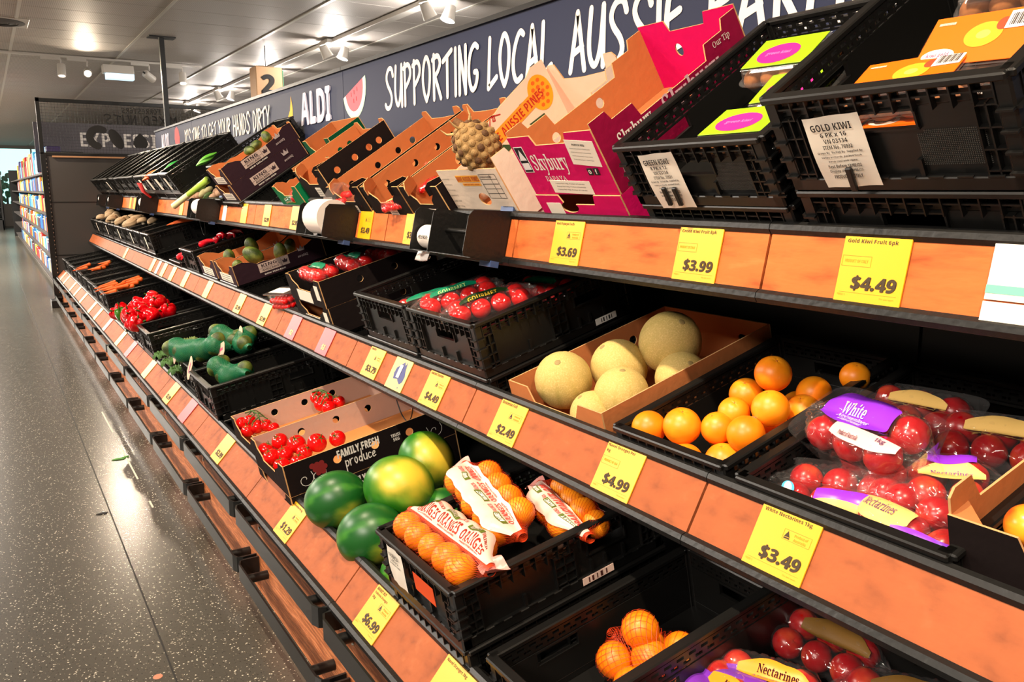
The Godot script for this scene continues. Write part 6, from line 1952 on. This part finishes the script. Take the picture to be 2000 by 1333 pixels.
func bottom_row() -> void:
	# stone fruit packs at the near end
	crate("black crate of stone fruit packs at the photo's bottom edge", on("B", 0.10, 0.10, -0.87), 0.18)
	crate("lower black crate under the stone fruit packs", on("B", 0.10, 0.0, -0.87), 0.099)
	for q in [[0.47, 0.14, -0.98, 0.35, "stone fruit pack with an orange and purple label, upper of two at the photo's bottom", 0], [0.38, 0.14, -1.00, -0.3, "stone fruit pack with an orange label cut off by the photo's bottom edge", 1], [0.66, 0.13, -0.98, 0.1, "stone fruit pack in shade, its label painted in shade colour, behind the other two", 2], [0.62, 0.13, -0.78, 0.5, "stone fruit pack in shade right of the shade coloured label", 3]]:
		var fp := film_pack("stone_fruit_pack", q[4], on("B", q[0], q[1], q[2], q[3]) * rot(Vector3.RIGHT, 6), grid_balls(3, 2, 0.034), "nectarine", "stone fruit packs")
		var p: Pack = fp[1]
		part("label_band", p.patch(-0.13, 0.05, 0.30, 0.85, 0.004, 0.6), mat(Color(0.95, 0.62, 0.16) if q[5] < 2 else Color(0.50, 0.36, 0.16), 0.4), fp[0], Transform3D(), "orange printed label" if q[5] < 2 else "printed label with shade painted into its colour")  # rear packs: label colour darkened to paint in the shade
		if q[5] < 2:
			part("label_band", p.patch(-0.06, 0.16, 0.12, 0.55, 0.003, 0.4), mat(Color(0.50, 0.20, 0.72), 0.35), fp[0], Transform3D(), "purple printed label")
			part("print", p.print_on(text_mesh("Nectarines", "serifbold"), -0.06, 0.6, 0.30, 0.06, 0.006), mat(Color(0.3, 0.08, 0.1), 0.5), fp[0])
			part("print", p.print_on(text_mesh("A Taste of Summer", "serif"), 0.01, 0.58, 0.30, 0.03, 0.006), mat(Color(0.35, 0.12, 0.4), 0.5), fp[0])
	# netted navel oranges
	crate("black crate with a net of navel oranges, bottom row near end", on("B", 0.11, 0.0, -1.28), 0.18, 0.36)
	var base := on("B", 0.42, 0.02, -1.31)
	net_bag("orange_net", "red net of large navel oranges alone in its crate", base, [[-0.035, 0.065, 0.05, 0.043], [0.0, 0.135, -0.01, 0.044], [0.035, 0.085, 0.0, 0.043], [0.06, 0.08, -0.07, 0.041], [-0.03, 0.05, -0.05, 0.042], [0.03, 0.04, 0.06, 0.040]], "orange", M.net_orange, [], 0.008)
	# bagged valencia oranges, crate on crate
	crate("lower black crate under the bagged valencia oranges", on("B", 0.09, 0.0, -1.74), 0.163, 0.42)
	var vc := crate("upper black crate heaped with bagged valencia oranges", on("B", 0.083, 0.164, -1.74), 0.163, 0.42)
	paper(vc, pos(-0.10, 0.09, 0.004), 0.09, 0.11, [["VALENCIA", 0.012, 0.06], ["3 KG x 5", 0.009, 0.045], ["Best Before 14/02", 0.006, 0.06]], 0.003)
	part("label_paper", MB.new().box(Vector3(0.055, 0.10, 0.006), Vector3(0.11, 0.05, 0.001)).mesh(), mat(Color(0.90, 0.30, 0.10), 0.5), vc, Transform3D(), "orange sticker")
	part("barcode_label", MB.new().paint(Color(0.93, 0.80, 0.74)).at(right_wall(0.42, 0.62, 0.09, 0.016)).box(Vector3(0, 0, 0.004), Vector3(0.10, 0.02, 0.001)).paint(Color(0.3, 0.12, 0.1)).box(Vector3(-0.03, 0, 0.005), Vector3(0.004, 0.014, 0.0003)).box(Vector3(-0.018, 0, 0.005), Vector3(0.006, 0.014, 0.0003)).box(Vector3(-0.004, 0, 0.005), Vector3(0.003, 0.014, 0.0003)).box(Vector3(0.01, 0, 0.005), Vector3(0.007, 0.014, 0.0003)).box(Vector3(0.026, 0, 0.005), Vector3(0.004, 0.014, 0.0003)).mesh(), M.v, vc, Transform3D(), "barcode label")
	var bags := [[0.185, 0.295, -1.735, 0.0, 0.0, "net of valencia oranges lying across the front of the heaped crate, label upright"], [0.36, 0.315, -1.80, 2.95, 16.0, "net of valencia oranges across the middle of the heaped crate, label upside down"], [0.50, 0.265, -1.67, 2.9, 0.0, "net of valencia oranges at the back right of the heaped crate, in shade"]]
	for k in bags.size():
		var q: Array = bags[k]
		var balls := []
		var nr := [5, 5, 4][k] as int
		for i in nr:
			balls.append([(i - (nr - 1) / 2.0) * 0.074, 0.037 + fr.randf_range(-0.004, 0.004), 0.045 + fr.randf_range(-0.006, 0.006) if k != 1 else -0.045 + fr.randf_range(-0.006, 0.006), fr.randf_range(0.036, 0.0405)])
		for i in nr - 1:
			balls.append([(i - (nr - 2) / 2.0) * 0.076, 0.045, -0.036 if k != 1 else 0.036, fr.randf_range(0.036, 0.040)])
		var tf := on("B", q[0], q[1], q[2], q[3]) * rot(Vector3.BACK, q[4] * 0.3)
		var nb := net_bag("orange_net", q[5], tf, balls, "orange", M.net_orange, [-0.20, 0.045, 0.03, 0.97], 0.005, "nets of valencia oranges")
		var o: Node3D = nb[0]
		var p: Pack = nb[1]
		var redm := mat(Color(0.78, 0.22, 0.16), 0.5)
		for j in 3:
			var v := 0.22 + 0.27 * j
			part("print", p.print_on(text_mesh("ORANGES", "heavy"), -0.055, v, 0.24, 0.075, 0.005), redm, o)
			part("print", p.print_on(text_mesh("PERFECT FOR JUICING"), 0.005, v, 0.20, 0.022, 0.005), redm, o)
			part("print", p.patch(-0.135, -0.105, v - 0.12, v + 0.02, 0.005), mat(Color(0.36, 0.42, 0.10), 0.5), o, Transform3D(), "olive green printed strip")
			part("print", p.print_on(text_mesh("MARKET"), -0.12, v - 0.05, 0.10, 0.02, 0.0065), M.white_print, o)
			part("print", p.print_on(text_mesh("VALENCIA"), -0.12, v + 0.07, 0.09, 0.02, 0.005), redm, o)
		part("label_tail", MB.new().surf(6, 6, func(u: float, w: float) -> Vector3: return Vector3(p.x1 - 0.035 + 0.05 * w, 0.045 + 0.012 * sin(w * 5.0 + u * 3.0), (u - 0.7) * 0.06)).mesh(), mat(Color(0.92, 0.62, 0.58), 0.35), o, Transform3D(), "crimped pink bag end")
	# watermelons, loose on the deck
	var wm := [[0.155, 0.19, -2.55, 0.098, "", "dark green watermelon at the front left of the heap, against the tomato cartons", 0.0], [0.315, 0.235, -2.36, 0.106, "pale_", "largest watermelon with a broad yellow patch, at the top of the heap", 1.0], [0.165, 0.155, -2.29, 0.098, "", "green watermelon with a tan top at the front right of the heap", 0.0], [0.50, 0.21, -2.53, 0.098, "pale_", "half shaded watermelon at the back of the heap", 1.0], [0.42, 0.12, -2.26, 0.09, "", "watermelon mostly hidden behind the nets of oranges", 0.0], [0.19, 0.10, -2.07, 0.085, "pale_", "yellow bellied watermelon squeezed beside the heaped orange crate", 2.0]]
	for q in wm:
		var kind: String = q[4] + "watermelon"
		fruit(kind, "watermelon", q[5], W("B", q[0], q[1] - 0.02, q[2]), q[3], "watermelons", Vector3.UP, Basis(Vector3(-0.35, 0.35, 0.87).normalized(), -0.6 - q[0] * 4.0) * Basis(Vector3.UP, [0.9, -0.45, 0.1][int(q[6])]))
	# boxed truss tomatoes
	var fspec := {"front": "low", "side": "flat", "rear": "flat", "holes": [-0.42, 0.02, 0.44], "ci": CREAM, "floor": Color(0.80, 0.52, 0.30)}
	var ci := Color(0.78, 0.66, 0.60)
	for q in [[0.0, "lower black carton with white family fresh lettering, under the near tomatoes"], [0.125, "upper black carton of tomatoes with white family fresh lettering"]]:
		var c := carton("truss_carton", q[1], on("B", 0.065, q[0], -3.02), 0.42, 0.70, 0.122, CARD_BLACK, ci, fspec, "black truss tomato cartons")
		var rw := right_wall(0.42, 0.70, 0, 0)
		letters("print", "FAMILY FRESH", "heavy", 0.17, 0.03, M.white_print, c, rw * pos(-0.06, 0.092, 0.0008))
		part("print", MB.new().at(rw * pos(-0.12, 0.034, 0.0008)).strokes(hand("produce", 0.12, 0.05), 0.004).mesh(), M.white_print, c)
		letters("print", "TRUSS", "bold", 0.04, 0.013, M.white_print, c, rw * pos(0.095, 0.085, 0.0006))
		letters("print", "5KG", "bold", 0.026, 0.013, M.white_print, c, rw * pos(0.095, 0.068, 0.0006))
		var sw := MB.new().at(rw * pos(0, 0, 0.0006))
		for x in [-0.28, -0.23, 0.2, 0.26]:
			var arc := PackedVector2Array()
			for t in 15:
				var a := t * 0.5
				arc.append(Vector2(x + cos(a) * (0.004 + 0.0022 * t), 0.045 + sin(a) * (0.004 + 0.0022 * t)))
			sw.strokes([arc], 0.0022)
		part("scroll_print", sw.mesh(), M.white_print, c)
		var gr := MB.new().paint(Color(0.52, 0.13, 0.12))
		for t in 8:
			gr.at(rw * pos(-0.245 + 0.018 * (t % 3) + 0.009 * (t / 3), 0.085 - 0.016 * (t / 3), 0.0007 + 0.0002 * t)).lathe_flat(0.011, 0.011, 12)
		part("grape_print", gr.mesh(), M.v, c)
	carton("truss_carton", "far black carton of truss tomatoes left of the lettered pair", on("B", 0.09, 0.10, -3.47), 0.40, 0.66, 0.122, CARD_BLACK, ci, fspec, "black truss tomato cartons")
	crate("black crate under the far truss tomato carton", on("B", 0.09, 0.0, -3.47), 0.099)
	heap("B", "tomato", "tomato", [[0.102, 0.195, -3.18, 0.031], [0.16, 0.215, -3.165, 0.033], [0.101, 0.185, -3.111, 0.034], [0.15, 0.185, -3.09, 0.034], [0.205, 0.205, -3.097, 0.037], [0.212, 0.185, -3.035, 0.032], [0.175, 0.165, -3.00, 0.036], [0.265, 0.21, -3.018, 0.038], [0.345, 0.20, -3.011, 0.033], [0.115, 0.165, -3.035, 0.032], [0.13, 0.155, -3.13, 0.031]], "red tomato in the lettered near carton, %s counted from its front left", "tomatoes in the near carton")
	heap("B", "tomato", "tomato", [[0.124, 0.185, -3.63, 0.030], [0.15, 0.20, -3.585, 0.028], [0.167, 0.175, -3.55, 0.032], [0.20, 0.175, -3.53, 0.028], [0.128, 0.165, -3.57, 0.030], [0.22, 0.165, -3.49, 0.026], [0.472, 0.195, -3.61, 0.031], [0.464, 0.18, -3.54, 0.033], [0.473, 0.18, -3.462, 0.032], [0.49, 0.205, -3.52, 0.028], [0.53, 0.185, -3.48, 0.029]], "red truss tomato in the far carton, %s counted from its front left", "tomatoes in the far carton")
	for q in [[0.17, 0.225, -3.56], [0.48, 0.225, -3.54]]:
		var vine := MB.new().paint(Color(0.25, 0.36, 0.12))
		vine.tube(PackedVector3Array([Vector3(-0.08, 0.0, 0.02), Vector3(-0.03, 0.015, 0), Vector3(0.03, 0.012, -0.01), Vector3(0.08, 0.0, 0.0)]), 0.0035, 6)
		for t in 6:
			vine.tube(PackedVector3Array([Vector3(-0.07 + 0.027 * t, 0.008, 0.0), Vector3(-0.06 + 0.027 * t, 0.0, 0.025 * (1 if t % 2 else -1)), Vector3(-0.055 + 0.027 * t, -0.018, 0.04 * (1 if t % 2 else -1))]), 0.0025, 5)
		solo("tomato_vine", vine.mesh(), M.v, "green vine lying over the truss tomatoes at the %s of the far carton" % ("front" if q[0] < 0.3 else "back"), "vine", on("B", q[0], q[1], q[2]), "tomato vines")
	# netted avocados
	crate("black crate with a net of avocados and a single tomato in its front corner", on("B", 0.09, 0.11, -4.22), 0.18)
	crate("black crate heaped with netted avocados, left of the one with a lone tomato", on("B", 0.11, 0.11, -4.64), 0.18)
	for k in 2:
		crate("lower black crate under the netted avocados, %s of two" % ["nearer", "farther"][k], on("B", 0.10, 0.0, -4.22 - 0.42 * k), 0.109)
	var av := [[0.20, 0.275, -4.66, 0.6, "green net of avocados heaped highest, with two pale tags", 6], [0.36, 0.285, -4.74, 0.3, "green net of avocados at the upper left of the heap", 4], [0.44, 0.26, -4.58, -0.2, "green net of avocados at the back right of the heap", 5], [0.26, 0.22, -4.20, 0.2, "green net of avocados alone in the nearer crate", 3]]
	for q in av:
		var balls := []
		for i in q[5]:
			balls.append([(i - (q[5] - 1) / 2.0) * 0.06 + fr.randf_range(-0.008, 0.008), 0.05 + fr.randf_range(-0.02, 0.05), fr.randf_range(-0.055, 0.055), fr.randf_range(0.048, 0.058)])
		var nb := net_bag("avocado_net", q[4], on("B", q[0], q[1], q[2], q[3]), balls, "avocado", M.net_green, [], 0.0042, "green nets of avocados")
		part("net_skin", nb[1].skin(0.0002), clear_net(), nb[0], Transform3D(), "fine green netting")
	var tagm := mat(Color(0.90, 0.76, 0.66), 0.6)
	for q in [[0.09, 0.32, -4.83, -40.0, "pale swing tag hanging left from the netted avocados"], [0.10, 0.29, -4.50, 60.0, "pale swing tag with pink print hanging in front of the netted avocados"], [0.27, 0.35, -4.45, 20.0, "pale swing tag lying among the netted avocados"], [0.40, 0.36, -4.56, 75.0, "long pale band across the netted avocados at the back"]]:
		var tg := thing("swing_tag", q[4], "tag", on("B", q[0], q[1], q[2]) * rot(Vector3.RIGHT, -20) * rot(Vector3.BACK, q[3]), "tags on the netted avocados")
		part("card", MB.new().prism(V([-0.07, -0.014, -0.05, -0.035, 0.05, -0.035, 0.065, -0.02, 0.065, 0.02, 0.05, 0.035, -0.05, 0.035, -0.07, 0.014]), -0.001, 0.001).mesh(), tagm, tg)
		part("print", MB.new().box(Vector3(0, 0, 0.0016), Vector3(0.07, 0.014, 0.0004)).mesh(), mat(Color(0.85, 0.35, 0.5), 0.6), tg)
	fruit("tomato", "tomato", "lone orange red tomato in the front corner of the nearer avocado crate", W("B", 0.13, 0.155, -4.10), 0.036, "lone tomato", Vector3(0.2, 1, 0))
	# loose greens on the deck, then the half empty crate
	for k in 9:
		var lf := MB.new().paint([Color(0.22, 0.38, 0.14), Color(0.34, 0.47, 0.18), Color(0.40, 0.46, 0.22)][k % 3])
		for i in 7:
			var a := TAU * i / 7.0 + 0.4 * k
			var fn := func(u: float, v: float) -> Vector3:
				var l := 0.012 + 0.05 * v
				var wv := 0.022 * sin(PI * (0.1 + 0.85 * v)) * (u - 0.5) * 2.0
				return Vector3(cos(a) * l - sin(a) * wv, 0.03 * sin(v * 3.0) + 0.012 * sin(u * 14.0 + v * 6.0), sin(a) * l + cos(a) * wv)
			lf.surf(5, 5, fn)
		solo("leafy_greens", lf.mesh(), M.v, "loose leafy greens spilling beside the avocado crates, %s clump from the near end" % NTH[k], "vegetables", on("B", 0.10 + 0.10 * (k % 3), 0.185, -4.92 - 0.085 * k), "loose leafy greens")
	crate("black crate nearly empty of greens, between the capsicums and the avocados", on("B", 0.085, 0.12, -5.93), 0.18)
	crate("lower black crate under the nearly empty one", on("B", 0.09, 0.0, -5.93), 0.119)
	crate("black crate under the loose leafy greens", on("B", 0.11, 0.0, -5.3), 0.155)
	# capsicums
	for k in 2:
		crate("black crate under the heap of red capsicums, %s of two" % ["nearer", "farther"][k], on("B", 0.085, 0.08, -6.40 - 0.45 * k), 0.155)
	var cz := 0
	for j in 3:
		for i in 9:
			var s := 0.07 + 0.12 * j + fr.randf_range(-0.03, 0.03)
			var z := -6.2 - 0.095 * i + fr.randf_range(-0.03, 0.03)
			var green := (i + j * 4) % 8 == 6
			fruit("green_capsicum" if green else "capsicum", "capsicum", "%s capsicum in the bottom row heap, %s of its heap's %s rank" % ["green" if green else "shiny red", NTH[i], ["front", "middle", "back"][j]], W("B", s, 0.27 + fr.randf_range(0, 0.07) + 0.02 * j, z), 0.052, "capsicums on the bottom row", Vector3(fr.randf_range(-1, 0.3), fr.randf_range(-0.3, 1), fr.randf_range(-0.5, 1)))
			cz += 1
	# carrots and the crates at the far end
	var bz := [-8.28, -8.75, -9.25, -9.75, -10.3, -10.85, -11.4, -11.95, -12.5]
	for k in bz.size():
		crate("lower black crate on the bottom row's far half, %s stack beyond the capsicums" % NTH[k], on("B", 0.10, 0.0, bz[k]), 0.12)
		crate("upper black crate on the bottom row's far half, %s stack beyond the capsicums" % NTH[k], on("B", 0.095, 0.121, bz[k], fr.randf_range(-0.04, 0.04)), 0.18)
	for k in 20:
		var q := [0.15 + 0.05 * (k % 6), 0.30 + 0.012 * (k % 3), -8.15 - 0.075 * (k % 8) if k < 14 else -10.2 - 0.14 * (k - 14)]
		fruit("carrot", "carrot", "orange carrot in the bottom row's far crates, %s of the twenty showing" % NTH[k], W("B", q[0], q[1], q[2]), 0.024, "carrots on the bottom row", Vector3(fr.randf_range(0.5, 1), 0.15, fr.randf_range(-0.6, 0.6)))
	# cables hanging under the rows
	for q in [["B", "M", 0.10, -3.06, "beside the near truss tomato carton"], ["M", "M", 0.12, -4.25, "over the netted avocados"], ["T", "T", 0.10, -7.45, "over the middle row's carrot crate"]]:
		var r2: String = "M" if q[0] != "T" else "T"
		var p := W(r2, 0.12, -0.03, q[3])
		var pts := PackedVector3Array()
		for t in 17:
			var a := PI * t / 16.0
			pts.append(p + Vector3(0.02 * sin(a), -0.20 * sin(a), 0.10 * (1 - cos(a)) - 0.0))
		solo("hanging_cable", MB.new().tube(pts, 0.0028, 6).mesh(), M.black, "thin black cable looping down under a shelf " + q[4], "cable", Transform3D(), "cables under the shelves")

var _cn: StandardMaterial3D
func clear_net() -> StandardMaterial3D:
	if _cn == null:
		_cn = mat(Color(0.02, 0.50, 0.32, 0.55), 0.4)
		_cn.transparency = BaseMaterial3D.TRANSPARENCY_ALPHA
	return _cn
